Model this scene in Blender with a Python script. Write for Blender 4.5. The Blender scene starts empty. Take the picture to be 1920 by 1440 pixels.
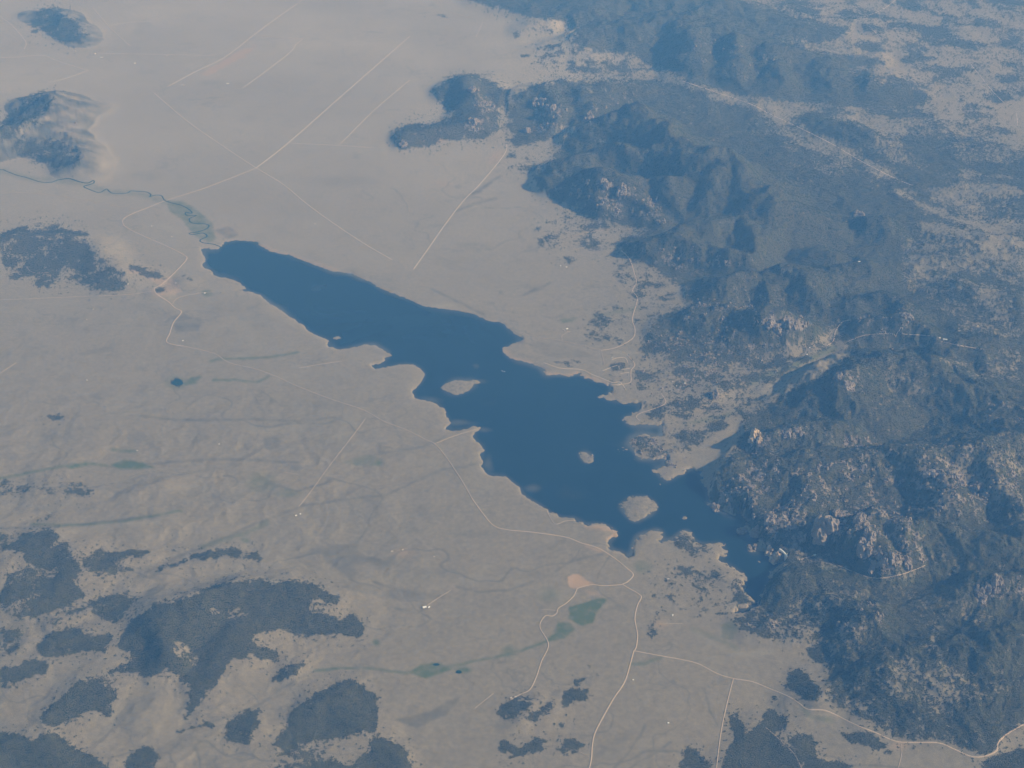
import bpy, bmesh, math, random
import numpy as np
from mathutils import Vector, Matrix

random.seed(7); rng = np.random.default_rng(7)
scene = bpy.context.scene
col = scene.collection
R = math.radians

# ------------------------------------------------------------------ geography
# Metres. The aircraft is 8 km above the lake; +Y is the viewing azimuth.
CAM_H = 8000.0
PITCH = R(30.0)
SP, CP = math.sin(PITCH), math.cos(PITCH)
FPX = math.tan(R(15.0)) / 720.0

def ground(px, py, z=0.0):
    u = (np.asarray(px, float) - 960) * FPX
    v = (720 - np.asarray(py, float)) * FPX
    t = (CAM_H - z) / (SP - v * CP)
    return t * u, t * (CP + v * SP)

def survey(x, y, z):
    d = y * CP - (z - CAM_H) * SP
    return 960 + x / d / FPX, 720 - (y * SP + (z - CAM_H) * CP) / d / FPX

# ------------------------------------------------------------------ noise
def _hash(ix, iy, seed):
    h = (ix.astype(np.int64) * 374761393 + iy.astype(np.int64) * 668265263 + seed * 1274126177) & 0xFFFFFFFF
    h = ((h ^ (h >> 13)) * 1274126177) & 0xFFFFFFFF
    h = (h ^ (h >> 16)) & 0xFFFFFFFF
    return h
def gnoise(x, y, seed=0):                       # gradient noise, about -0.7..0.7
    x0 = np.floor(x); y0 = np.floor(y)
    fx = (x - x0).astype(np.float32); fy = (y - y0).astype(np.float32)
    ux = fx*fx*fx*(fx*(fx*6-15)+10); uy = fy*fy*fy*(fy*(fy*6-15)+10)
    def g(dx, dy):
        a = _hash(x0 + dx, y0 + dy, seed).astype(np.float32) * np.float32(2*math.pi/4294967296.0)
        return np.cos(a) * (fx - dx) + np.sin(a) * (fy - dy)
    a = g(0,0)*(1-ux) + g(1,0)*ux
    b = g(0,1)*(1-ux) + g(1,1)*ux
    return a*(1-uy) + b*uy
def fbm(x, y, wl, octs, seed=0, gain=0.5):
    s = 0; a = 1.0
    for k in range(octs):
        s = s + a * gnoise(x/wl + 17.3*k, y/wl - 9.1*k, seed + k); wl *= 0.5; a *= gain
    return s
def ridged(x, y, wl, octs, seed=0, gain=0.55):
    s = 0; a = 1.0
    for k in range(octs):
        s = s + a * (1 - 2.4*np.abs(gnoise(x/wl + 11.7*k, y/wl + 5.3*k, seed + k)) - 0.45); wl *= 0.5; a *= gain
    return s
def sstep(a, b, x):
    t = np.clip((x - a) / (b - a), 0, 1); return t*t*(3-2*t)

# ------------------------------------------------------------------ survey maps (rasters over the ground)
MX0, MY0, MST = -480.0, -120.0, 1.5
MW, MH = 1920, 1200
def blank(): return np.zeros((MH, MW), np.float32)
def _idx(x0, y0, x1, y1):
    return (max(0, int((x0-MX0)/MST)), max(0, int((y0-MY0)/MST)),
            min(MW, int((x1-MX0)/MST)+2), min(MH, int((y1-MY0)/MST)+2))
def inside(pts):
    xs = [p[0] for p in pts]; ys = [p[1] for p in pts]
    i0, j0, i1, j1 = _idx(min(xs), min(ys), max(xs), max(ys))
    if i1 <= i0 or j1 <= j0: return None
    X, Y = np.meshgrid(MX0 + MST*np.arange(i0, i1), MY0 + MST*np.arange(j0, j1))
    ins = np.zeros(X.shape, bool); n = len(pts)
    for k in range(n):
        xa, ya = pts[k]; xb, yb = pts[(k+1) % n]
        if ya == yb: continue
        ins ^= ((ya > Y) != (yb > Y)) & (X < (xb-xa)*(Y-ya)/(yb-ya) + xa)
    return (slice(j0, j1), slice(i0, i1)), ins
def poly(M, pts, val=1.0):
    r = inside(pts)
    if r: M[r[0]][r[1]] = val
def line(M, pts, rad, val=1.0):
    for (xa, ya), (xb, yb) in zip(pts[:-1], pts[1:]):
        i0, j0, i1, j1 = _idx(min(xa,xb)-2*rad, min(ya,yb)-2*rad, max(xa,xb)+2*rad, max(ya,yb)+2*rad)
        if i1 <= i0 or j1 <= j0: continue
        X, Y = np.meshgrid(MX0 + MST*np.arange(i0, i1), MY0 + MST*np.arange(j0, j1))
        dx, dy = xb-xa, yb-ya; L2 = dx*dx+dy*dy+1e-9
        t = np.clip(((X-xa)*dx+(Y-ya)*dy)/L2, 0, 1)
        d = np.hypot(X-xa-t*dx, Y-ya-t*dy)
        v = val*np.clip(1.6 - d/rad, 0, 1)
        s = M[j0:j1, i0:i1]; np.maximum(s, v, out=s)
def spot(M, cx, cy, rx, ry, val=1.0):
    i0, j0, i1, j1 = _idx(cx-2*rx, cy-2*ry, cx+2*rx, cy+2*ry)
    X, Y = np.meshgrid(MX0 + MST*np.arange(i0, i1), MY0 + MST*np.arange(j0, j1))
    v = val*np.clip(1.5 - np.hypot((X-cx)/rx, (Y-cy)/ry), 0, 1)
    s = M[j0:j1, i0:i1]; np.maximum(s, v, out=s)
def blur(M, r, passes=2):
    k = max(0, int(round(r/MST)))
    if k == 0: return M
    for _ in range(passes):
        for ax in (0, 1):
            P = np.pad(M, [(k+1, k) if a == ax else (0, 0) for a in (0, 1)], mode='edge')
            c = np.cumsum(P, axis=ax, dtype=np.float64)
            n = M.shape[ax]
            M = ((c[2*k+1:2*k+1+n] - c[:n]) if ax == 0 else (c[:, 2*k+1:2*k+1+n] - c[:, :n])).astype(np.float32)/(2*k+1)
    return M
def look(M, px, py):
    fx = np.clip((px-MX0)/MST, 0, MW-1.001); fy = np.clip((py-MY0)/MST, 0, MH-1.001)
    i = fx.astype(np.int32); j = fy.astype(np.int32); a = (fx-i).astype(np.float32); b = (fy-j).astype(np.float32)
    return (M[j,i]*(1-a)+M[j,i+1]*a)*(1-b) + (M[j+1,i]*(1-a)+M[j+1,i+1]*a)*b

LAKE = [(375,467),(387,465),(400,468),(412,466),(420,455),(447,450),(480,453),(492,463),(510,472),(547,480),(567,488),(600,500),
(623,509),(640,510),(657,512),(675,521),(695,528),(710,540),(730,547),(750,555),(773,564),(790,573),(813,577),(840,580),(860,583),
(887,588),(910,600),(923,603),(942,605),(953,617),(967,627),(980,633),(977,640),(960,645),(942,653),(942,660),(957,672),(977,677),
(993,680),(1013,688),(1027,693),(1017,698),(1028,703),(1043,703),(1053,701),(1063,707),(1077,703),(1087,698),(1090,706),(1107,712),
(1123,717),(1137,720),(1150,728),(1148,735),(1140,740),(1113,744),(1130,747),(1150,753),(1173,755),(1203,757),(1207,765),(1193,773),
(1183,780),(1165,785),(1177,792),(1178,797),(1190,798),(1200,796),(1227,797),(1242,797),(1247,805),(1244,811),(1248,819),(1235,819),
(1223,817),(1210,815),(1198,816),(1192,818),(1179,828),(1180,833),(1193,838),(1190,845),(1192,848),(1198,855),(1200,860),(1215,860),
(1232,862),(1243,858),(1253,857),(1251,865),(1250,873),(1238,877),(1222,880),(1222,888),(1235,888),(1242,895),(1244,902),(1258,902),
(1263,895),(1277,889),(1283,887),(1288,880),(1298,880),(1312,883),(1315,890),(1316,903),(1320,910),(1327,923),(1327,938),(1327,950),
(1340,953),(1353,957),(1367,964),(1377,965),(1392,962),(1394,972),(1398,977),(1410,979),(1402,983),(1380,993),(1390,1003),(1400,998),
(1415,1007),(1423,1007),(1427,1013),(1417,1020),(1408,1020),(1404,1038),(1412,1037),(1422,1032),(1433,1033),(1440,1037),(1442,1043),
(1452,1050),(1460,1057),(1470,1056),(1474,1060),(1453,1065),(1443,1075),(1441,1085),(1443,1092),(1433,1107),(1427,1117),(1425,1125),(1420,1140),
(1397,1147),(1383,1153),(1372,1151),(1390,1142),(1407,1135),(1422,1131),(1413,1125),(1397,1110),(1397,1097),(1400,1085),(1390,1073),
(1373,1063),(1355,1056),(1348,1048),(1365,1038),(1360,1032),(1353,1027),(1362,1017),(1343,1020),(1327,1020),(1307,1017),(1300,1007),
(1297,998),(1287,993),(1280,995),(1275,1000),(1268,1008),(1260,1013),(1250,1015),(1237,1018),(1233,1013),(1245,1002),(1243,995),
(1232,994),(1215,997),(1203,1002),(1191,998),(1199,1005),(1190,1017),(1185,1027),(1188,1040),(1180,1047),(1167,1037),(1143,1032),(1140,1023),
(1140,1013),(1157,1005),(1160,998),(1150,992),(1133,985),(1117,980),(1100,985),(1090,978),(1073,972),(1057,972),(1040,965),(1033,960),
(1013,948),(987,933),(977,925),(973,913),(960,903),(950,893),(923,893),(908,885),(903,873),(907,863),(898,853),(910,843),(900,833),
(888,823),(885,817),(893,810),(905,801),(887,799),(870,806),(847,808),(835,806),(836,800),(847,793),(837,780),(835,767),(813,755),
(793,750),(777,747),(773,733),(787,720),(797,703),(790,692),(773,683),(753,683),(727,688),(703,692),(695,685),(713,682),(722,677),
(720,672),(738,667),(720,657),(703,647),(683,646),(660,652),(640,655),(615,650),(613,643),(620,638),(600,632),(580,622),(567,608),
(543,595),(530,583),(507,570),(487,553),(467,547),(440,545),(463,542),(450,530),(430,522),(400,517),(397,508),(380,500),(380,493),
(387,487),(380,477)]
ISLANDS = [
 ('large low tan grassy island with pointed tips in the middle of the lake', [(823,727),(840,718),(853,713),(873,714),(890,712),(907,718),(890,719),(885,728),(870,737),(853,741),(840,735)]),
 ('small pinkish rocky islet in open water below the lake centre', [(1083,853),(1097,848),(1110,852),(1114,862),(1103,869),(1092,861)]),
 ('round tan island with scalloped rim near the dam end of the lake', [(1161,943),(1177,940),(1177,932),(1193,930),(1217,930),(1218,935),(1230,943),(1232,952),(1227,958),(1200,974),(1185,978),(1170,961)]),
 ('tiny pale islet just right of the round island', [(1275,971),(1281,968),(1290,970),(1289,975),(1281,976)]),
 ('tiny tan bar off the curved left shore near the peninsula', [(623,633),(632,630),(641,631),(640,635),(628,637)]),
]
SHOALS = [(890,684,3,1.6),(897,688,3,1.6),(1161,844,3,2.4),(1172,842,4,2.2),(1181,823,2.4,2),(1240,908,2.4,4),(1193,862,4,1.8),(1170,829,2,1.3),(1423,1054,2.5,3.4),(1317,906,3,2),(1020,699,3,1.5),(1015,697,2,1.2),(1185,850,2.4,1.6),(1181,842,3,1.6)]

lake_m = blank(); poly(lake_m, LAKE)
land_ids = np.zeros((MH, MW), np.int16)
for k, (lab, pts) in enumerate(ISLANDS):
    poly(lake_m, pts, 0.0)
    cx = sum(p[0] for p in pts)/len(pts); cy = sum(p[1] for p in pts)/len(pts)
    big = [(cx+(x-cx)*1.35+math.copysign(4, x-cx), cy+(y-cy)*1.35+math.copysign(3, y-cy)) for x, y in pts]
    r = inside(big); land_ids[r[0]][r[1]] = k+1
_sh = blank()
for s in SHOALS: spot(_sh, *s)
lake_m = np.clip(lake_m - _sh, 0, 1)
lake_s = blur(lake_m, 1.6, 1)
lake_w = blur(lake_m, 13, 2)
shore_m = blur(lake_m, 5, 2)

# ---- forests: (density, outline[, label of an isolated wood])
WOODS = [
 (0.78, [(52,50),(80,12),(105,14),(125,28),(150,50),(166,72),(155,79),(130,81),(105,75),(85,62),(60,60)], 'sparse blue dark wood over the lone hill in the top left corner'),
 (0.8, [(0,230),(20,205),(40,190),(80,172),(97,180),(92,205),(78,217),(60,237),(30,252),(0,264)], 'dark wood along the shaded crest of the bare gullied ridge'),
 (0.74, [(30,258),(50,266),(110,260),(116,275),(145,272),(147,312),(110,316),(60,302),(30,288)], 'patchy wood on the lower end of the bare gullied ridge above the river'),
 (0.72, [(0,435),(40,425),(60,430),(75,415),(110,420),(105,428),(160,432),(170,450),(165,465),(200,490),(235,510),(240,530),(225,547),(195,552),(150,535),(150,512),(130,500),(112,520),(90,545),(75,540),(60,520),(20,525),(10,500),(0,490)], 'long wood with clearings left of the river mouth'),
 (0.8, [(235,503),(265,498),(295,505),(307,516),(290,523),(265,515)], 'small lens shaped wood between the long wood and the shore road'),
 (0.72, [(20,905),(60,908),(80,915),(110,920),(130,908),(160,910),(182,926),(150,932),(110,931),(75,922),(25,922)], 'narrow winged wood under the green creek on the left'),
 (0.55, [(30,796),(70,783),(90,779),(120,777),(136,783),(110,789),(80,791)], None),
 (0.6, [(0,895),(20,905),(22,925),(0,930)], None),
 (0.85, [(13,1030),(43,997),(100,995),(112,1010),(83,1033),(127,1017),(137,1037),(147,1057),(143,1087),(113,1077),(50,1057),(37,1033)], None),
 (0.75, [(10,1070),(47,1063),(110,1080),(160,1097),(157,1120),(133,1137),(93,1147),(50,1160),(0,1153),(0,1133)], None),
 (0.8, [(0,1000),(25,1005),(14,1030),(0,1025)], None),
 (0.8, [(143,1032),(187,1033),(213,1043),(187,1052),(170,1067),(157,1063)], None),
 (0.74, [(170,1063),(187,1053),(233,1032),(283,1028),(280,1035),(247,1043),(217,1053),(247,1063),(253,1073),(213,1083),(193,1093),(173,1077)], 'broken wood of two arms above the creek bend on the left'),
 (0.4, [(283,1028),(320,1025),(370,1016),(366,1024),(310,1036)], None),
 (0.5, [(45,975),(75,968),(110,960),(100,972),(60,983)], None),
 (0.8, [(287,1073),(300,1060),(333,1050),(367,1040),(400,1030),(433,1028),(467,1035),(490,1035),(497,1050),(483,1057),(460,1047),(417,1045),(367,1052),(320,1060),(297,1070),(283,1082)], 'thin curved wood capping the smooth tan ridge above the largest wooded hill'),
 (0.8, [(322,988),(330,982),(350,990),(353,998),(340,997)], None),
 (0.76, [(80,1183),(100,1157),(133,1143),(190,1123),(233,1110),(267,1113),(253,1130),(233,1150),(213,1173),(187,1153),(160,1147),(117,1167)], None),
 (0.84, [(67,1220),(83,1193),(133,1177),(160,1183),(187,1190),(210,1193),(200,1220),(187,1230),(160,1220),(130,1230),(87,1233)], 'dense rounded wood across the pale track from the largest wooded hill'),
 (0.78, [(0,1177),(27,1177),(50,1190),(43,1207),(17,1227),(0,1227)], None),
 (0.76, [(0,1250),(33,1253),(63,1240),(90,1243),(87,1267),(50,1270),(27,1293),(0,1293)], None),
 (0.92, [(223,1213),(243,1167),(287,1137),(333,1123),(370,1113),(380,1103),(433,1088),(493,1088),(520,1095),(547,1090),(580,1093),(617,1107),(638,1123),(632,1135),(612,1130),(595,1118),(580,1128),(590,1145),(612,1148),(640,1165),(660,1145),(672,1165),(680,1185),(675,1200),(655,1195),(620,1190),(580,1190),(545,1190),(520,1180),(475,1190),(465,1205),(500,1215),(525,1220),(520,1245),(490,1240),(470,1225),(450,1235),(430,1230),(425,1250),(400,1290),(375,1320),(350,1350),(345,1340),(360,1315),(355,1285),(340,1270),(310,1255),(295,1268),(265,1266),(240,1260),(193,1268),(225,1250),(250,1238),(285,1235),(245,1228)], 'largest wooded hill at lower left with a long tail of trees'),
 (0.8, [(75,1355),(90,1325),(120,1305),(145,1275),(190,1267),(215,1275),(222,1300),(217,1340),(205,1350),(180,1330),(155,1330),(140,1350),(110,1365)], 'horseshoe shaped wood with an open middle at lower left'),
 (0.9, [(-300,1370),(0,1370),(25,1380),(60,1385),(100,1375),(135,1390),(160,1410),(190,1425),(210,1450),(240,1560),(-300,1600)], 'dense wood filling the bottom left corner'),
 (0.7, [(508,1275),(535,1245),(560,1232),(578,1240),(565,1260),(540,1275),(525,1280)], 'small slanting wood right of the largest wooded hill'),
 (0.75, [(240,1420),(265,1400),(290,1405),(300,1425),(290,1440),(270,1470),(240,1450)], None),
 (0.8, [(415,1390),(430,1350),(460,1330),(485,1330),(485,1350),(475,1370),(470,1395),(440,1395)], 'small dark wood between the creek and the big square wood'),
 (0.9, [(545,1340),(575,1310),(615,1290),(650,1278),(680,1283),(700,1300),(708,1345),(700,1370),(670,1375),(640,1385),(600,1390),(560,1400),(530,1405),(510,1395),(530,1370)], 'big square dark wood at bottom centre left'),
 (0.45, [(505,1395),(560,1400),(620,1390),(610,1420),(560,1425),(520,1420)], None),
 (0.88, [(655,1440),(670,1420),(695,1412),(697,1388),(710,1378),(730,1388),(750,1390),(768,1410),(775,1460),(650,1470)], 'dark wood with a narrow neck on the bottom edge'),
 (0.8, [(490,1450),(560,1425),(620,1425),(660,1440),(640,1480),(500,1480)], None),
 (0.75, [(325,1372),(360,1360),(395,1353),(402,1363),(350,1374)], None),
 (0.72, [(930,1344),(945,1320),(960,1306),(985,1298),(1002,1300),(1003,1315),(990,1330),(975,1350),(960,1357),(940,1352)], 'slanting wood with bright buildings on its top edge'),
 (0.78, [(975,1352),(1000,1335),(1020,1318),(1038,1313),(1043,1325),(1025,1340),(1000,1352)], 'slanting wood just right of the one with buildings'),
 (0.76, [(1050,1322),(1062,1300),(1085,1293),(1103,1295),(1103,1308),(1085,1318),(1060,1325)], 'oval wood left of the main road near the bottom'),
 (0.62, [(1072,1286),(1095,1265),(1100,1243),(1110,1250),(1107,1268),(1088,1287)], None),
 (0.55, [(1108,1272),(1125,1256),(1128,1262),(1112,1276)], None),
 (0.6, [(1103,1336),(1120,1325),(1133,1323),(1131,1332)], None),
 (0.8, [(928,1396),(945,1386),(955,1400),(975,1405),(995,1395),(1010,1385),(1028,1385),(1030,1395),(1005,1408),(975,1420),(945,1424),(958,1411),(935,1405)], 'hook shaped string of trees near the bottom centre'),
 (0.82, [(1038,1406),(1050,1390),(1075,1385),(1094,1396),(1085,1410),(1060,1420),(1045,1413)], 'round wood beside the main road at the bottom edge'),
 (0.8, [(1034,1378),(1043,1371),(1052,1378),(1043,1384)], None),
 (0.6, [(1062,1350),(1080,1345),(1085,1351),(1070,1354)], None),(0.6, [(1034,1358),(1052,1356),(1060,1361),(1044,1364)], None),
 (0.5, [(1222,1135),(1245,1140),(1250,1160),(1232,1165),(1224,1180),(1238,1190),(1228,1199),(1213,1192),(1222,1160)], None),
 (0.84, [(1360,1335),(1385,1335),(1390,1355),(1400,1380),(1425,1360),(1430,1345),(1440,1328),(1470,1340),(1484,1350),(1480,1365),(1460,1375),(1445,1370),(1455,1385),(1476,1400),(1490,1420),(1502,1450),(1510,1500),(1350,1500),(1355,1440),(1362,1400),(1375,1385),(1365,1370)], 'large lobed wood between the straight track and a pale trail at the bottom'),
 (0.88, [(1470,1390),(1485,1375),(1505,1375),(1525,1385),(1532,1400),(1527,1418),(1545,1428),(1580,1430),(1600,1445),(1600,1500),(1525,1500),(1508,1440),(1490,1410)], 'dark rounded wood right of the pale trail at the bottom'),
 (0.8, [(1275,1445),(1285,1400),(1305,1398),(1315,1415),(1335,1440),(1330,1480),(1275,1480)], 'wood cut by the bottom edge left of the straight track'),
 (0.8, [(1576,1376),(1620,1370),(1650,1380),(1667,1396),(1650,1402),(1610,1395)], 'spindle shaped wood just below the lower right road'),
 (0.7, [(1633,1409),(1660,1402),(1685,1412),(1660,1418)], None),
 (0.6, [(1695,1402),(1718,1400),(1718,1408),(1700,1408)], None),
 (0.85, [(1470,1290),(1475,1265),(1495,1255),(1512,1262),(1520,1275),(1545,1290),(1537,1310),(1520,1320),(1495,1310)], None),
 (0.55, [(1440,1310),(1455,1303),(1464,1313),(1450,1318)], None),
 # little left-shore woods; first two stand for hill shade and a dark outcrop
 (0.8, [(336,514),(345,516),(347,522),(338,520)], None),(0.85, [(351,520),(360,522),(364,531),(355,530)], None),
 (0.8, [(290,543),(300,535),(310,537),(308,546),(296,548)], None),(0.8, [(411,551),(418,548),(424,553),(415,556)], None),
 (0.8, [(322,714),(333,709),(343,715),(340,724),(327,724)], None),
 # scattered tree islands on the right hand plain
 (0.5, [(1120,598),(1140,592),(1152,600),(1148,612),(1128,608)], None),(0.45, [(1085,620),(1120,622),(1128,638),(1100,632)], None),
 (0.5, [(1180,528),(1200,524),(1215,530),(1210,542),(1192,540)], None),(0.45,[(1187,598),(1200,590),(1203,602),(1190,606)],None),
 (0.3, [(1010,490),(1060,478),(1090,486),(1060,500),(1020,500)], None),
 (0.55, [(1186,695),(1215,690),(1217,706),(1196,712),(1186,706)], None),(0.5, [(1135,715),(1150,705),(1164,708),(1165,720),(1145,722)], None),
 (0.4, [(1140,682),(1165,675),(1178,690),(1160,700),(1142,696)], None),(0.3,[(1030,676),(1100,676),(1120,690),(1060,690)],None),
 (0.5, [(1228,700),(1300,688),(1330,700),(1300,712),(1240,715)], None),(0.5, [(1250,668),(1330,640),(1345,655),(1300,680),(1260,684)], None),
 (0.55, [(1190,735),(1210,720),(1218,726),(1200,736)], None),
 (0.55, [(1205,778),(1230,765),(1265,755),(1310,750),(1318,765),(1300,780),(1250,786),(1215,788)], None),
 (0.62, [(1318,745),(1335,720),(1375,705),(1400,690),(1480,665),(1540,640),(1560,650),(1500,690),(1440,712),(1400,725),(1360,745)], None),
 (0.42, [(1183,822),(1230,820),(1290,810),(1350,792),(1370,800),(1330,815),(1290,845),(1255,855),(1200,858),(1185,840)], None),
 (0.6, [(1265,815),(1300,795),(1350,785),(1345,800),(1310,815),(1275,830)], None),
 (0.5, [(1265,1010),(1280,996),(1310,1018),(1355,1028),(1345,1048),(1300,1045),(1270,1030)], None),
 (0.45, [(1330,1070),(1370,1062),(1398,1080),(1398,1115),(1410,1130),(1380,1130),(1345,1095)], None),
 (0.5, [(1380,760),(1420,740),(1480,725),(1510,720),(1480,745),(1430,760),(1370,775)], None),
 (0.34, [(1195,640),(1240,655),(1300,650),(1400,660),(1500,640),(1560,640),(1480,700),(1430,735),(1330,760),(1215,790),(1195,770),(1240,740),(1195,735),(1200,690)], None),
 (0.26, [(1050,400),(1150,425),(1180,480),(1240,520),(1270,560),(1210,600),(1180,560),(1120,470),(1010,470),(990,430)], None),(0.24,[(1110,580),(1180,575),(1200,610),(1160,650),(1090,640)],None),(0.22,[(1195,1050),(1290,1060),(1380,1100),(1390,1150),(1300,1160),(1220,1120)],None),
 (0.3,[(940,200),(1000,300),(1040,300),(1000,340),(950,320)],None),
 # the far plain margins
 (0.42, [(1010,90),(1100,70),(1140,95),(1075,108),(1000,105)], None),(0.4,[(960,60),(1050,45),(1040,60),(960,72)],None),
 (0.6, [(965,100),(1010,98),(1030,106),(990,110)], None),(0.6,[(1005,116),(1045,112),(1060,124),(1020,130)],None),(0.6,[(1060,118),(1110,114),(1118,120),(1070,124)],None),
 (0.6,[(1035,98),(1070,94),(1080,99),(1050,104)],None),(0.3,[(770,26),(830,24),(850,32),(780,34)],None),
 (0.6, [(1060,130),(1130,118),(1180,112),(1220,125),(1195,140),(1120,142),(1070,140)], None),
 (0.5, [(820,142),(838,138),(842,146),(822,147)], None),
 (0.6, [(960,153),(972,150),(980,156),(965,158)], None),
 # the mountains
 (0.9, [(870,-40),(870,0),(925,12),(990,30),(1060,40),(1078,55),(1092,64),(1065,72),(1095,88),(1160,98),(1200,112),(1250,134),(1300,158),(1345,166),(1400,180),(1450,190),(1560,198),(1690,200),(1765,188),(1700,165),(1650,150),(1600,140),(1565,130),(1650,125),(1680,122),(1640,105),(1567,97),(1513,83),(1470,70),(1560,75),(1590,60),(1597,48),(1520,42),(1440,10),(1363,-5),(1300,-60)], None),
 (0.9, [(808,174),(838,150),(870,140),(890,142),(915,148),(935,160),(955,170),(947,190),(943,215),(938,240),(930,250),(900,262),(870,260),(850,265),(830,262),(800,275),(760,278),(745,275),(735,260),(735,245),(770,235),(800,232),(840,225),(857,215),(835,200),(815,182)], 'dark wooded hill with a pale rock spine standing out into the far plain'),
 (0.86, [(950,190),(975,172),(1010,158),(1050,152),(1110,152),(1230,150),(1290,165),(1350,190),(1430,215),(1500,245),(1540,265),(1600,290),(1660,325),(1700,345),(1800,345),(1960,360),(2500,300),(2500,1360),(1960,1340),(1920,1356),(1890,1372),(1870,1388),(1866,1402),(1845,1412),(1820,1410),(1790,1398),(1760,1386),(1690,1386),(1650,1362),(1600,1340),(1550,1318),(1556,1300),(1560,1260),(1545,1245),(1520,1235),(1510,1220),(1540,1210),(1520,1198),(1470,1205),(1430,1192),(1400,1185),(1372,1175),(1380,1157),(1420,1142),(1436,1110),(1448,1075),(1480,1058),(1420,1010),(1390,965),(1340,950),(1327,940),(1340,905),(1352,872),(1372,848),(1395,820),(1386,802),(1396,782),(1430,766),(1482,740),(1505,728),(1540,700),(1600,660),(1560,620),(1520,640),(1460,655),(1400,672),(1340,690),(1300,680),(1240,650),(1230,662),(1210,655),(1208,630),(1225,600),(1260,585),(1290,575),(1280,560),(1290,545),(1240,512),(1200,487),(1170,470),(1165,445),(1200,440),(1240,425),(1220,430),(1150,420),(1110,410),(1085,400),(1060,385),(1015,360),(1000,340),(1005,325),(1030,305),(1040,290),(1060,265),(1050,250),(1020,262),(965,275),(960,250),(953,225)], None),
 (0.9, [(1815,1470),(1850,1426),(1880,1414),(1920,1398),(2400,1380),(2400,1560),(1800,1560)], None),
 # half-open country top right
 (0.47, [(1400,-80),(1440,6),(1520,38),(1600,44),(1690,100),(1690,120),(1800,190),(1920,190),(2500,180),(2500,-100)], None),
 (0.72, [(1480,212),(1540,205),(1600,215),(1660,225),(1730,232),(1760,248),(1800,260),(1920,275),(2500,270),(2500,380),(1720,350),(1660,318),(1600,285),(1540,258)], None),
]
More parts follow.
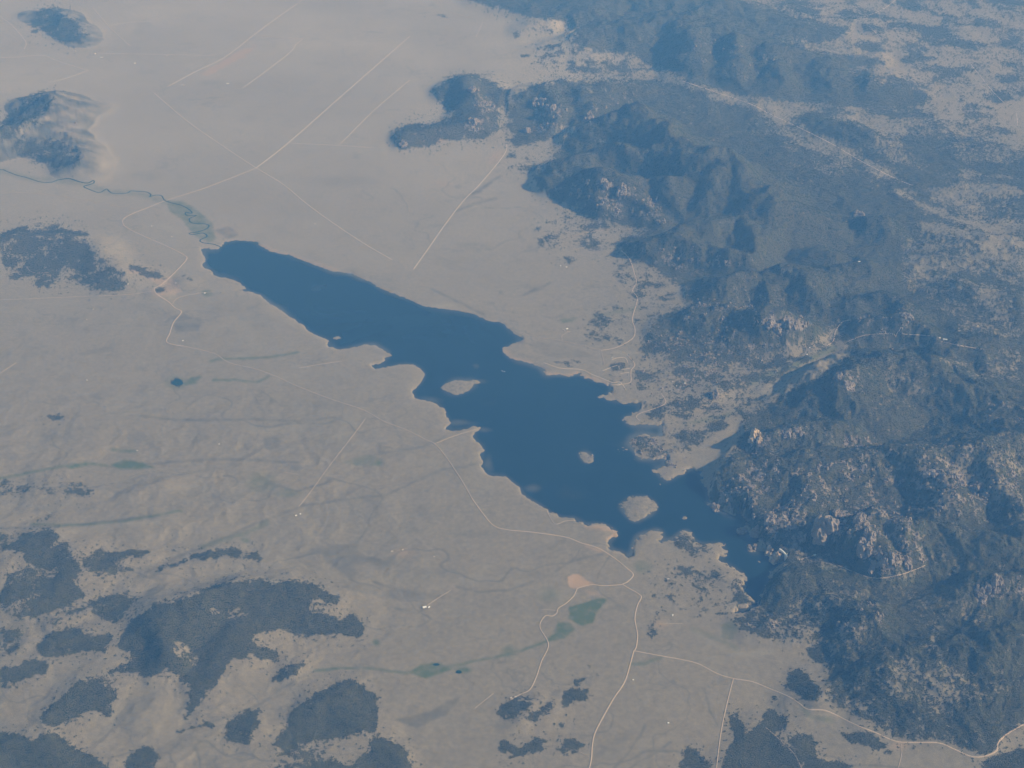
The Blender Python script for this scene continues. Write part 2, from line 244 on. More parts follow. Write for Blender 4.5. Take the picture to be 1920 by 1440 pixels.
# clearings and half-open ground cut back into the woods above: (density, outline)
CLEAR = [
 (0.53,[(1660,355),(1800,345),(1960,360),(2400,360),(2400,700),(1930,660),(1800,600),(1700,540),(1690,460),(1740,410)]),(0.66,[(1700,640),(1920,640),(1930,720),(1800,700)]),(0.7,[(1400,180),(1560,250),(1680,330),(1640,360),(1500,300),(1380,220)]),
 (0.12,[(1470,68),(1520,80),(1570,95),(1640,99),(1640,107),(1565,104),(1510,91)]),(0.1,[(1670,352),(1740,383),(1800,408),(1890,428),(1890,440),(1800,422),(1735,396)]),(0.12,[(1830,452),(1930,452),(1930,463),(1840,464)]),
 (0.1,[(1600,-2),(1700,18),(1765,38),(1755,49),(1690,31),(1600,12)]),(0.1,[(1838,-4),(1882,28),(1930,42),(1930,58),(1868,42),(1826,4)]),(0.12,[(1775,-2),(1832,48),(1868,76),(1848,82),(1808,52),(1762,4)]),(0.12,[(1560,212),(1640,228),(1700,240),(1700,250),(1630,238),(1550,220)]),(0.15,[(1800,318),(1930,330),(1930,342),(1800,330)]),(0.12,[(1690,118),(1780,112),(1860,124),(1930,122),(1930,133),(1850,134),(1780,122),(1700,128)]),
 (0.2, [(318,1212),(345,1205),(372,1225),(384,1252),(390,1262),(360,1258),(330,1232)]),(0.25,[(105,512),(130,502),(150,516),(146,538),(110,540)]),
 (0.35,[(55,1115),(85,1105),(108,1097),(112,1118),(90,1130),(60,1128)]),(0.3,[(395,1143),(405,1138),(410,1150),(398,1152)]),(0.45,[(425,1145),(465,1140),(470,1160),(430,1163)]),
 (0.3,[(515,1130),(535,1126),(535,1136),(518,1140)]),(0.1,[(935,205),(943,180),(953,178),(950,215),(955,255),(940,262),(935,240)]),
 (0.55,[(1720,860),(1920,840),(1920,1000),(1760,960)]),
 (0.55, [(1700,1150),(1760,1120),(1830,1130),(1850,1160),(1800,1185),(1720,1180)]),
 (0.6,[(1710,1195),(1760,1185),(1840,1205),(1835,1218),(1740,1222),(1710,1210)]),
 (0.45,[(1500,1170),(1560,1140),(1620,1120),(1650,1100),(1590,1090),(1540,1080),(1510,1100),(1490,1140)]),
 (0.45,[(1420,1155),(1500,1150),(1540,1180),(1520,1198),(1450,1190)]),
 (0.1, [(1555,1205),(1572,1203),(1574,1228),(1556,1232)]),(0.2,[(1585,1205),(1600,1198),(1602,1212),(1588,1216)]),(0.1,[(1600,1185),(1620,1180),(1622,1192),(1605,1195)]),
 (0.15,[(1522,1282),(1535,1272),(1542,1290),(1528,1300)]),(0.2,[(1585,1315),(1640,1310),(1650,1322),(1600,1328)]),(0.45,[(1695,1265),(1740,1250),(1760,1256),(1710,1272)]),(0.3,[(1745,1330),(1770,1322),(1780,1332),(1750,1338)]),
 (0.55,[(1560,1280),(1700,1230),(1800,1260),(1920,1260),(1920,1320),(1700,1310),(1620,1305)]),
 (0.15,[(1600,1075),(1640,1082),(1700,1075),(1740,1060),(1745,1066),(1700,1083),(1640,1092),(1605,1088)]),
 (0.2,[(1490,1050),(1530,1042),(1570,1055),(1600,1068),(1560,1070),(1520,1062)]),
 (0.35,[(1660,700),(1720,705),(1725,740),(1690,752),(1660,735)]),
 (0.26,[(1550,612),(1575,598),(1600,596),(1590,612),(1575,630),(1570,650),(1550,655),(1510,668),(1470,675),(1430,690),(1380,705),(1340,720),(1345,708),(1420,680),(1480,662),(1550,640),(1562,625)]),
 (0.27,[(1300,770),(1340,752),(1400,742),(1470,728),(1485,735),(1470,745),(1400,770),(1385,782),(1300,800),(1270,796)]),
 (0.0,[(1395,795),(1400,808),(1370,835),(1345,862),(1330,900),(1316,903),(1313,883),(1300,870),(1310,845),(1330,820)]),
 (0.45,[(1560,700),(1580,690),(1590,700),(1570,712)]),
 (0.25,[(1690,485),(1720,478),(1760,475),(1850,490),(1930,495),(1930,510),(1850,505),(1780,505),(1720,515),(1700,500)]),
 (0.55,[(1780,530),(1920,520),(1920,600),(1850,610),(1800,590)]),(0.3,[(1830,545),(1870,540),(1880,556),(1835,560)]),
 (0.2,[(1785,605),(1820,602),(1860,612),(1850,620),(1800,618)]),
 (0.35,[(1850,660),(1920,665),(1920,680),(1850,672)]),(0.45,[(1825,680),(1900,690),(1900,710),(1840,710)]),
 (0.35,[(1730,455),(1760,430),(1800,445),(1795,455),(1760,465),(1735,466)]),(0.25,[(1690,360),(1770,352),(1790,372),(1760,382),(1720,370),(1680,368)]),
 (0.2,[(1830,340),(1900,345),(1920,360),(1900,368),(1840,355)]),(0.25,[(1660,362),(1690,356),(1686,366)]),
 (0.3,[(1800,290),(1880,300),(1880,310),(1810,306)]),(0.35,[(1630,262),(1690,258),(1690,275),(1640,278)]),
 (0.05,[(1700,410),(1760,420),(1860,440),(1920,445),(1920,452),(1840,446),(1760,430)]),
 (0.33,[(1480,195),(1560,202),(1690,205),(1765,195),(1840,195),(1870,205),(1900,225),(1920,235),(1920,250),(1860,265),(1800,262),(1760,250),(1730,235),(1660,226),(1600,212),(1540,206),(1500,212)]),
 (0.36,[(1475,72),(1515,80),(1570,95),(1640,100),(1690,95),(1680,82),(1560,72)]),(0.2,[(1470,10),(1550,30),(1560,38),(1500,34)]),
 (0.34,[(1620,132),(1700,140),(1800,132),(1815,150),(1740,175),(1700,165)]),(0.3,[(1800,100),(1830,130),(1880,190),(1865,195),(1810,130)]),
 (0.2,[(1230,140),(1300,164),(1400,190),(1450,205),(1520,240),(1600,280),(1660,318),(1712,345),(1700,350),(1650,330),(1590,300),(1540,285),(1460,240),(1440,222),(1400,200),(1290,168)]),
 (0.4,[(1420,222),(1470,240),(1540,275),(1600,290),(1540,285),(1450,245)]),
 (0.5,[(1470,295),(1580,300),(1580,330),(1500,325)]),(0.3,[(1395,240),(1450,245),(1450,253),(1400,250)]),
 (0.05,[(1050,252),(1058,236),(1090,240),(1060,262),(990,290),(960,300),(975,275),(1020,262)]),
]
tree_m = blank(); wood_id = np.zeros((MH, MW), np.int16); WOOD_LABEL = {}
for k, w in enumerate(WOODS):
    r = inside(w[1])
    if not r: continue
    s = tree_m[r[0]]; s[r[1]] = np.maximum(s[r[1]], w[0])
    if w[2]:
        cx = sum(p[0] for p in w[1])/len(w[1]); cy = sum(p[1] for p in w[1])/len(w[1])
        big = [(cx+(x-cx)*1.06+math.copysign(4, x-cx), cy+(y-cy)*1.06+math.copysign(3, y-cy)) for x, y in w[1]]
        q = inside(big); z = wood_id[q[0]]; z[q[1] & (z == 0)] = k+1
        z = wood_id[r[0]]; z[r[1]] = k+1
        WOOD_LABEL[k+1] = w[2]
for d, pts in CLEAR: poly(tree_m, pts, d)
high_m = blank()
for w in WOODS:
    if w[1][0] in ((870,-40),(808,174),(950,190),(1480,212)): poly(high_m, w[1], 1.0)
for d, p in CLEAR:
    if d < .2: poly(high_m, p, 0.0)
poly(high_m, [(1183,822),(1290,810),(1370,800),(1255,855)], .4)
rug_m = blur(high_m, 18, 2)
base_m = blur(high_m, 60, 3)
tree_m *= (lake_m < 0.5)
tree_b = blur(tree_m, 2.4, 2); tree_o = blur(tree_m, 10, 2); tree_s = blur(tree_m, 20, 2)

# ---- bare granite
ROCKY = [(0.40,[(1190,640),(1300,640),(1500,640),(1480,720),(1330,770),(1215,765),(1190,700)]),(0.55,[(1020,345),(1100,335),(1200,350),(1262,395),(1245,420),(1150,412),(1080,388)]),(0.75,[(885,160),(896,162),(930,190),(942,212),(905,215),(888,205)]),
 (0.7,[(860,225),(905,214),(935,230),(930,250),(880,255)]),(0.5,[(735,250),(800,240),(840,240),(830,260),(760,278)]),(0.7,[(990,185),(1035,190),(1050,220),(1030,250),(985,255),(1005,225)]),
 (0.5,[(1035,195),(1060,205),(1055,240),(1030,235)]),(0.45,[(1090,215),(1110,212),(1112,230),(1090,232)]),
 (0.45,[(1170,450),(1260,460),(1350,470),(1400,500),(1300,515),(1220,495)]),(0.5,[(1215,640),(1260,620),(1300,640),(1260,665)]),
 (0.62,[(1235,700),(1340,690),(1330,720),(1270,735),(1240,725)]),(0.85,[(1425,590),(1470,592),(1500,596),(1520,612),(1500,622),(1440,630)]),
 (0.35,[(1280,560),(1400,560),(1440,600),(1380,650),(1250,650)]),
 (0.66,[(1176,818),(1240,818),(1262,850),(1290,842),(1300,870),(1262,900),(1220,890),(1225,870),(1195,858)]),
 (0.6,[(1338,955),(1350,905),(1400,870),(1470,860),(1460,905),(1420,950),(1390,965)]),(0.6,[(1390,990),(1420,960),(1500,935),(1520,980),(1500,1040),(1440,1035)]),
 (0.56,[(1530,975),(1560,960),(1640,950),(1700,965),(1740,1020),(1740,1060),(1650,1085),(1610,1040),(1560,1010)]),
 (0.42,[(1480,880),(1600,850),(1720,830),(1900,830),(1925,950),(1800,970),(1600,960),(1500,940)]),(0.55,[(1700,880),(1790,870),(1840,920),(1800,960),(1720,930)]),
 (0.5,[(1395,815),(1480,800),(1520,810),(1440,835),(1400,860)]),(0.5,[(1570,810),(1660,820),(1640,850),(1580,840)]),
 (0.6,[(1820,1085),(1925,1080),(1925,1125),(1830,1130)]),(0.42,[(1390,1160),(1450,1150),(1480,1180),(1420,1192)]),(0.4,[(1550,1155),(1640,1120),(1660,1190),(1580,1200)]),
 (0.45,[(1260,1005),(1300,1010),(1360,1030),(1350,1050),(1280,1030)]),(0.55,[(1330,1085),(1380,1075),(1400,1100),(1410,1130),(1360,1100)]),
 (0.3,[(1240,40),(1400,80),(1480,110),(1400,160),(1290,130)]),(0.28,[(1100,160),(1200,170),(1180,230),(1100,240)]),(0.3,[(1580,390),(1640,400),(1620,430),(1580,420)]),
 (0.4,[(1590,590),(1700,570),(1720,610),(1640,640)]),(0.35,[(1830,735),(1930,760),(1930,800),(1850,790)]),
 (0.35,[(90,150),(160,170),(170,220),(160,300),(110,260),(80,240)]),(0.35,[(1560,700),(1640,700),(1620,740),(1570,730)]),(0.55,[(945,655),(975,665),(1000,680),(960,672)]),(0.5,[(1040,696),(1090,694),(1130,706),(1150,722),(1100,708)]),
]
rock_m = blank()
for d, p in ROCKY:
    r = inside(p); s = rock_m[r[0]]; s[r[1]] = np.maximum(s[r[1]], d)
for k in (1, 3): poly(rock_m, ISLANDS[k][1], .8)
for k in (0, 2): poly(rock_m, ISLANDS[k][1], .42)
rock_m = blur(rock_m, 4, 2)

# ---- ground colours other than dry grass
green_m, pale_m, red_m, scrub_m = blank(), blank(), blank(), blank()
poly(green_m, [(1068,1137),(1085,1133),(1112,1124),(1140,1122),(1118,1150),(1112,1168),(1092,1174),(1066,1160)], 1.0)
poly(green_m, [(1045,1165),(1066,1168),(1080,1180),(1060,1195),(1040,1200),(1020,1205),(1040,1188)], .8)
line(green_m, [(590,1258),(640,1252),(700,1254),(760,1262),(800,1256),(860,1246),(900,1238),(930,1232),(970,1222),(1000,1212),(1035,1198),(1060,1182)], 2.0, .7)
poly(green_m, [(765,1262),(790,1245),(822,1242),(850,1255),(800,1272)], .75)
spot(green_m, 868,1256,14,6,.7); spot(green_m, 955,1222,12,10,.5); spot(green_m, 705,1203,6,6,.7)
poly(green_m, [(205,872),(235,862),(262,866),(290,876),(260,880),(225,879)], .9)
line(green_m, [(-100,910),(0,897),(50,888),(110,875),(165,869),(200,874)], 1.6, .8); poly(green_m,[(120,874),(165,866),(165,873),(130,879)],1.0)
line(green_m, [(60,983),(150,985),(230,977),(300,965),(340,957)], 2, .6); line(scrub_m, [(0,991),(120,986),(200,979),(300,966)], 1.5, .6)
poly(green_m, [(345,715),(362,707),(378,706),(366,719),(348,722)], .85); spot(green_m, 331,717,16,10,.7)
line(green_m, [(395,677),(420,672),(470,672),(520,668),(560,660)], 1.7, .8); line(green_m, [(400,713),(440,712),(480,717),(492,711),(506,705)], 1.6, .7)
line(green_m, [(210,843),(230,845),(255,847)], 2.4, .6)
poly(green_m, [(640,866),(690,852),(716,860),(712,874),(670,874)], .35); spot(green_m,710,868,8,5,.6); spot(green_m, 490,905,26,16,.35); spot(green_m, 540,925,22,7,.4)
poly(green_m, [(310,375),(345,378),(372,395),(398,420),(405,450),(390,455),(362,440),(345,415),(318,395)], .55)
line(green_m, [(-60,318),(12,322),(60,336),(110,339),(160,345),(200,360),(260,362),(310,378)], 5, .28)
poly(green_m, [(375,545),(392,543),(402,552),(385,557)], .6); spot(green_m,1205,1062,16,10,.45); spot(green_m,1030,1115,18,12,.3)
line(green_m, [(1410,716),(1500,680),(1565,652)], 5, .55); poly(green_m,[(1270,795),(1340,780),(1400,765),(1340,790)],.4)
poly(green_m,[(1050,598),(1085,594),(1075,603),(1055,606)],.5); line(green_m,[(1115,592),(1160,585),(1195,578)],3,.35)
line(green_m, [(1185,1245),(1210,1245),(1240,1232)], 3, .5); line(green_m,[(500,980),(460,1000),(420,1012),(380,1025)],4,.4); spot(green_m,460,1012,8,5,.5)
poly(green_m,[(1355,1170),(1375,1160),(1385,1180),(1370,1200),(1350,1195)],.4); line(green_m,[(1500,1320),(1520,1345),(1560,1350)],4,.35); line(green_m,[(1300,1180),(1350,1200),(1380,1215)],4,.25)
poly(green_m,[(1500,1060),(1560,1062),(1640,1090),(1740,1080),(1730,1100),(1600,1090)],.4)
for p in ([(560,950),(600,944),(660,935),(720,930),(760,912),(800,892),(830,881),(870,875),(905,868)],[(715,850),(750,845),(790,838),(820,826),(835,818)],
          [(260,780),(330,787),(400,788),(480,786),(560,790),(640,782)],[(200,876),(300,868),(400,861),(470,862),(560,868)],[(280,1082),(330,1045),(380,1025),(420,1010),(470,985),(530,965),(570,945)],
          [(330,1372),(370,1362),(440,1340),(490,1318),(530,1290),(590,1258)],[(570,1362),(620,1330)],[(856,1100),(900,1110),(960,1105),(1000,1090)],[(700,1090),(760,1112),(800,1122)],
          [(1040,1070),(1080,1050),(1130,1038)],[(1260,1390),(1215,1420),(1180,1440)],[(1210,1360),(1180,1410),(1150,1440)],[(1320,1290),(1330,1330),(1345,1360)],[(640,1100),(700,1104),(760,1112),(790,1116)],
          [(740,1140),(780,1150),(800,1140)],[(870,372),(905,350),(938,330)],[(855,396),(890,382),(930,372)],[(810,542),(850,562),(908,590)],[(960,640),(1060,655)]):
    line(scrub_m, p, 1.6, .5)
poly(scrub_m,[(870,372),(895,355),(925,340),(900,362)],.5); poly(scrub_m,[(975,556),(1000,540),(1045,524),(1010,546)],.55)
poly(scrub_m, [(740,1350),(800,1335),(865,1305),(840,1340),(780,1365)], .45); poly(scrub_m,[(322,592),(350,590),(380,600),(372,620),(330,625)],.4)
poly(scrub_m, [(1005,640),(1060,648),(1100,660),(1120,672),(1050,672),(1000,660)], .22); poly(scrub_m,[(640,1088),(760,1106),(840,1118),(760,1128),(660,1108)],.3)
poly(scrub_m,[(400,432),(430,425),(450,440),(430,448)],.4); poly(scrub_m,[(1110,1420),(1150,1380),(1200,1360),(1150,1425)],.15)
for s in ((270,46,14,7),(260,60,10,5),(650,142,16,1.6),(395,155,26,4),(275,330,30,8),(120,870,20,7),(60,635,10,4),(55,715,12,6),(30,690,18,4),(45,625,9,6),(130,705,12,5),(260,690,8,6),(5,762,14,4),(90,730,10,6),(600,120,14,3),(300,690,6,5),(820,1075,60,10),(610,760,40,8),(250,820,40,8),(640,340,70,10),(1090,640,60,6),(560,1150,30,8),(890,1000,50,8),(1000,1080,30,8),(800,960,40,12),(400,930,60,8),(1240,1350,5,12),(730,20,8,3)):
    spot(scrub_m, *s[:4], .16)
poly(red_m, [(1063,1082),(1072,1076),(1085,1077),(1098,1088),(1115,1096),(1095,1100),(1080,1104),(1066,1100)], 1.0)
poly(red_m, [(1095,1104),(1118,1110),(1125,1118),(1105,1116)], .35)
poly(red_m, [(375,140),(420,112),(450,95),(485,80),(470,98),(430,122),(390,143)], .55)
poly(red_m, [(290,528),(240,508),(250,502),(300,520),(318,518),(345,545),(320,552)], .4); spot(red_m, 300,548,14,8,.4); line(red_m,[(492,462),(520,472),(560,484),(600,497),(630,507)],3,.3)
poly(red_m, [(90,175),(140,180),(165,215),(130,220),(150,260),(170,300),(160,312),(148,300),(145,270),(110,260),(70,240),(88,215)], .14)
poly(red_m, [(1760,636),(1790,640),(1830,650),(1850,655),(1820,655),(1775,645)], .8); spot(red_m, 760,1035,20,8,.25); line(red_m,[(1100,985),(1150,992),(1158,1002),(1142,1010)],3,.6)
line(red_m,[(1015,700),(1060,705),(1085,700),(1100,708),(1140,720)],3,.4); line(red_m,[(942,655),(960,672),(1000,684)],3,.45); line(red_m,[(925,300),(935,290)],8,.3); spot(red_m, 830,345,14,6,.2); line(red_m,[(1100,1022),(1125,1032)],4,.4)
line(red_m,[(1175,455),(1200,480),(1230,505)],2,.2); spot(red_m, 820,262,18,5,.5); spot(red_m, 850,1105,6,10,.15); spot(red_m,1240,1170,14,8,.3); spot(red_m,1690,1398,14,7,.4); spot(red_m,420,435,30,10,.15)
for p, r_, v in (([(490,1088),(515,1092),(530,1095)],3,.9),([(210,983),(250,982),(300,978)],2,.6),([(690,125),(760,128),(820,138),(880,150)],3,.3),([(270,425),(300,422),(335,435)],4,.5),
     ([(0,150),(60,150),(120,147)],4,.35),([(60,95),(130,97),(180,95)],2,.6),([(210,145),(245,145),(290,155),(330,175)],3,.5),([(330,175),(350,205),(355,235),(370,265),(400,285)],3,.35),
     ([(575,420),(600,420)],5,.6),([(810,576),(835,573),(855,575)],3,.9),([(890,805),(900,802)],4,.8),([(1140,635),(1165,633),(1170,638)],3,.5),([(1150,660),(1180,662),(1200,660)],2.5,.7),
     ([(745,1085),(1000,1095)],10,.1),([(1300,1180),(1360,1220),(1420,1232),(1450,1222)],3,.35),([(1410,1222),(1450,1226)],3,.5),([(875,395),(890,385),(905,398)],3,.5),([(130,1285),(90,1330),(60,1370),(20,1375)],7,.18),
     ([(215,1240),(235,1190),(270,1140),(320,1115)],5,.22),([(90,1210),(70,1250),(130,1290),(170,1265)],5,.2),([(140,1190),(250,1200)],4,.2)):
    line(pale_m, p, r_, v)
poly(pale_m,[(30,1000),(600,960),(560,1080),(300,1120),(80,1180)],.05); poly(pale_m,[(280,1270),(340,1275),(350,1330),(330,1380),(240,1370),(215,1360),(225,1290)],.08)
for M in (0,): pass
green_m = blur(green_m, 1.6, 1); pale_m = blur(pale_m, 1.5, 2); red_m = blur(red_m, 1.6, 1); scrub_m = blur(scrub_m, 1.6, 1)

# ---- hills: crest polylines (px, py, height m) and half width m
RIDGES = [
 ([(70,22,90),(100,16,170),(125,36,150),(160,70,60)], 600, 0),
 ([(88,175,230),(93,205,250),(60,232,230),(0,248,230),(-80,260,200)], 850, 0),([(60,232,210),(100,250,150),(142,272,190),(148,300,150)], 700, 0),([(93,190,220),(150,195,90)],600,0),
 ([(0,440,90),(90,430,120),(165,445,110),(215,500,120),(235,520,70)], 600, 0),([(285,505,40),(250,502,50)],250,0),([(340,517,45),(358,526,55)],160,0),
 # foreground hills on the left
 ([(250,1190,70),(300,1150,150),(350,1130,170),(430,1098,150),(520,1105,110),(610,1115,60)], 620, 0),([(310,1150,150),(310,1220,110),(280,1260,50)], 420, 0),([(430,1100,130),(450,1170,80),(380,1290,30)], 420, 0),
 ([(20,1060,60),(110,1010,80),(130,1030,85),(140,1080,50)], 420, 0),([(60,1120,50),(140,1110,60)],380,0),([(180,1065,40),(280,1030,55)],260,0),([(290,1080,40),(400,1035,75),(490,1045,60),(520,1075,20)],300,0),([(390,1055,55),(520,1078,40)],260,0),
 ([(110,1160,45),(250,1115,50)],280,0),([(100,1205,70),(170,1190,70)],320,0),([(0,1180,50),(40,1200,50)],260,0),([(100,1330,60),(160,1285,80),(210,1290,70)],330,0),([(0,1390,90),(80,1385,90),(170,1440,60)],380,0),
 ([(590,1320,60),(650,1285,80),(690,1340,60)],360,0),([(440,1350,40),(470,1345,45)],230,0),([(700,1395,50),(740,1410,50)],260,0),([(540,1255,30),(560,1245,30)],180,0),([(280,1330,60),(285,1280,50)],300,0),
 ([(60,915,45),(160,918,45)],320,0),([(230,930,45),(300,915,55),(350,950,25)],300,0),([(180,940,30),(250,955,40),(330,975,55),(390,985,20)],260,0),([(120,985,30),(300,985,50)],240,0),
 ([(950,1350,35),(1000,1305,40)],200,0),([(1000,1345,25),(1040,1318,28)],180,0),([(1380,1420,40),(1430,1350,40)],300,0),([(1500,1385,40),(1520,1420,40)],260,0),
 ([(280,540,50),(310,545,40)],220,0),
 # far ranges
 ([(900,2,90),(1000,20,140),(1060,45,120)],1300,0),([(1050,10,200),(1200,-15,300),(1350,5,300),(1450,35,220),(1560,60,120)],2300,0),
 ([(1075,68,120),(1120,62,230),(1200,45,330),(1290,30,380),(1350,48,400),(1400,75,330),(1470,95,260),(1560,108,120),(1600,102,120),(1680,150,50),(1760,185,20)],1700,0),
 ([(1290,35,330),(1300,90,220),(1320,150,80)],900,0),([(1370,60,330),(1380,110,240),(1370,160,80)],800,0),([(1450,90,240),(1460,140,160),(1440,180,60)],800,0),([(1540,105,160),(1560,150,120),(1560,190,40)],800,0),([(1640,130,120),(1650,180,60)],700,0),
 ([(1700,190,30),(1900,150,60)],1200,0),([(1560,225,90),(1600,238,120),(1650,265,60)],700,0),([(1850,60,100),(1920,20,120)],1500,0),([(1700,60,80),(1780,90,80)],1200,0),([(1840,125,90),(1850,140,60)],600,0),
 # the middle massif
 ([(820,172,70),(845,152,170),(872,139,270),(886,160,270),(892,200,190),(890,225,90)],620,0),([(872,139,250),(920,155,120),(950,172,30)],560,0),([(745,262,90),(770,242,110),(830,235,110),(880,228,130),(930,235,60)],430,0),
 ([(960,185,120),(1010,158,190),(1060,155,200),(1120,155,180),(1180,158,140)],800,0),([(1010,160,190),(1035,190,230),(1055,215,180),(1020,245,70)],560,0),([(1090,165,170),(1110,215,150),(1110,245,70)],500,0),
 ([(1130,235,180),(1165,208,290),(1190,193,350),(1215,205,350),(1250,240,330),(1275,275,310),(1330,282,340),(1380,300,310),(1400,345,260),(1440,355,300),(1470,395,200)],1100,0),
 ([(1250,245,300),(1250,275,200),(1210,300,150)],700,0),([(1050,300,130),(1100,282,210),(1160,270,250),(1220,285,250),(1290,300,270)],620,0),([(1020,330,100),(1070,310,170),(1110,318,230),(1165,330,230),(1250,340,230),(1310,330,260)],620,0),
 ([(1110,318,220),(1140,360,150),(1150,405,50)],420,0),([(1165,330,220),(1200,370,150),(1220,415,60)],460,0),([(1250,340,230),(1270,380,150),(1280,410,70)],420,0),([(1330,290,310),(1345,340,250),(1330,390,150)],620,0),
 ([(1440,355,290),(1455,385,230),(1450,410,130)],520,0),([(1250,440,130),(1310,415,210),(1390,410,240),(1440,430,200)],620,0),([(1175,460,90),(1220,445,150),(1290,450,170)],460,0),([(1390,412,220),(1420,450,170),(1420,480,100)],420,0),([(1300,470,120),(1350,465,150),(1400,480,150)],380,0),
 ([(1440,530,120),(1480,500,200),(1510,515,180),(1530,550,100)],520,0),([(1330,530,110),(1400,520,140)],420,0),([(1545,470,110),(1560,480,110)],420,0),([(1560,520,110),(1620,500,120)],600,0),([(1640,415,120),(1660,410,150),(1670,440,70)],420,0),
 ([(1405,600,120),(1430,585,200),(1465,590,210),(1510,600,160),(1530,620,80)],460,0),([(1300,590,80),(1380,580,110)],420,0),([(1240,622,45),(1275,612,70),(1320,630,60)],340,0),([(1250,660,25),(1330,640,50),(1390,640,60)],300,0),
 ([(1600,560,120),(1660,555,140),(1700,575,120)],520,0),([(1640,590,140),(1690,590,150),(1720,610,110)],420,0),([(1780,470,60),(1900,440,80)],900,0),([(1800,540,60),(1900,560,80)],700,0),([(1760,650,90),(1850,640,100)],700,0),
 # granite country behind the dam
 ([(1530,715,140),(1570,690,260),(1605,680,300),(1660,675,280),(1740,690,260),(1830,720,260),(1930,770,240)],820,0),([(1605,682,290),(1590,715,250),(1560,740,130)],460,0),([(1500,758,80),(1540,742,170),(1590,745,230),(1650,760,200)],460,0),
 ([(1380,830,90),(1410,805,190),(1450,795,220),(1520,795,230),(1590,790,220)],460,0),([(1410,806,180),(1420,840,110)],300,0),([(1335,905,60),(1380,870,130),(1460,850,180),(1540,850,190)],420,0),([(1380,870,120),(1400,920,130),(1390,950,60)],330,0),
 ([(1440,900,120),(1480,880,180),(1520,905,170),(1510,950,110)],420,0),([(1550,880,170),(1640,860,210),(1740,850,230),(1830,830,250),(1930,820,230)],720,0),([(1730,850,220),(1760,900,180),(1780,960,110)],520,0),([(1830,830,240),(1870,880,190),(1900,950,120)],620,0),
 ([(1530,985,110),(1548,965,190),(1560,985,170),(1555,1010,90)],280,0),([(1470,975,90),(1500,960,140),(1500,990,90)],300,0),([(1600,1000,140),(1625,975,220),(1640,1010,210),(1650,1040,150),(1640,1065,70)],340,0),([(1625,975,210),(1690,990,220),(1740,1000,200),(1750,1040,100)],420,0),([(1690,990,210),(1695,1030,160),(1700,1060,80)],260,0),
 ([(1430,1000,35),(1470,1000,45)],220,0),([(1780,1010,160),(1840,1000,210),(1930,1000,220)],480,0),([(1860,1010,200),(1900,1030,190)],330,0),
 # south of the canyon
 ([(1460,1108,50),(1486,1085,100),(1508,1082,105),(1520,1105,80)],300,0),([(1400,1165,50),(1440,1160,75),(1480,1170,50)],260,0),([(1560,1095,70),(1600,1100,80)],260,0),([(1570,1150,60),(1610,1130,110),(1650,1140,90)],330,0),
 ([(1780,1110,80),(1840,1085,170),(1880,1085,180),(1940,1090,160)],430,0),([(1480,1280,40),(1500,1260,65)],200,0),([(1560,1230,60),(1600,1170,90),(1640,1180,90)],330,0),([(1560,1290,60),(1640,1260,80),(1760,1230,90),(1900,1200,120)],600,0),([(1660,1350,60),(1800,1330,80),(1900,1300,90)],520,0),
 # low lakeside knolls
 ([(1215,780,25),(1250,765,45),(1310,760,40)],200,0),([(1330,740,60),(1345,725,75),(1400,705,60),(1480,675,70)],240,0),([(1205,840,18),(1260,840,28),(1300,810,30)],260,0),([(1285,1010,25),(1330,1030,25)],160,0),([(1380,1100,28),(1360,1080,28)],170,0),
 ([(1260,705,35),(1320,695,45)],200,0),([(1200,700,18),(1150,690,18)],160,0),([(190,545,25),(330,575,20)],300,0),([(600,620,12),(450,575,18),(350,610,16)],400,0),
]

# ---- the terrain grid
gx = np.concatenate([np.arange(-500, -40, 9.0), np.arange(-40, 1961, 1.9), np.arange(1968, 2420, 9.0)])
gy = np.concatenate([[4200, 3400, 2900, 2500, 2250, 2050, 1930, 1840, 1770, 1710, 1670], np.arange(1640, 1470, -7.0), np.arange(1468, -28, -1.9), np.arange(-32, -560, -7.0)])
NX, NY = len(gx), len(gy)
PX, PY = np.meshgrid(gx, gy)
GX, GY = ground(PX, PY)
wx = GX + 210*fbm(GX, GY, 800, 4, 11); wy = GY + 210*fbm(GX, GY, 800, 4, 21)
hill3 = np.zeros_like(GX); 
for pts, w, _ in RIDGES:
    kh = (1.0 if pts[0][1] < 290 and pts[0][0] < 1130 else .25 if pts[0][0] > 1690 and pts[0][1] < 200 else 1.6 if pts[0][1] < 640 else .95 if pts[0][1] < 960 and pts[0][0] < 1600 else 1.3) if pts[0][0] > 720 and pts[0][1] < 1330 else (.85 if pts[0][1] < 600 else .95 if max(p[2] for p in pts) >= 130 else .6)
    if max(p[2] for p in pts) < 80 and pts[0][0] > 1000: kh = .55
    q = [(*[float(c) for c in ground(a, b, h*kh + 40)], h*kh) for a, b, h in pts]   # crests as surveyed
    w = w*0.88
    x0 = min(p[0] for p in q)-w-160; x1 = max(p[0] for p in q)+w+160; y0 = min(p[1] for p in q)-w-160; y1 = max(p[1] for p in q)+w+160
    sel = np.nonzero((wx > x0) & (wx < x1) & (wy > y0) & (wy < y1))
    if len(sel[0]) == 0: continue
    X, Y = wx[sel], wy[sel]; best = np.zeros_like(X)
    for (xa, ya, ha), (xb, yb, hb) in zip(q[:-1], q[1:]):
        dx, dy = xb-xa, yb-ya
        t = np.clip(((X-xa)*dx+(Y-ya)*dy)/(dx*dx+dy*dy+1e-6), 0, 1)
        d = np.hypot(X-xa-t*dx, Y-ya-t*dy)
        k = np.clip(1-d/w, 0, 1)
        best = np.maximum(best, (ha+t*(hb-ha)) * (0.55*k + 0.45*k*k*(3-2*k)))
    hill3[sel] += best**4
hill = blur(hill3**0.25, 4.5, 2); hill *= 1 + .22*fbm(GX, GY, 520, 4, 29)
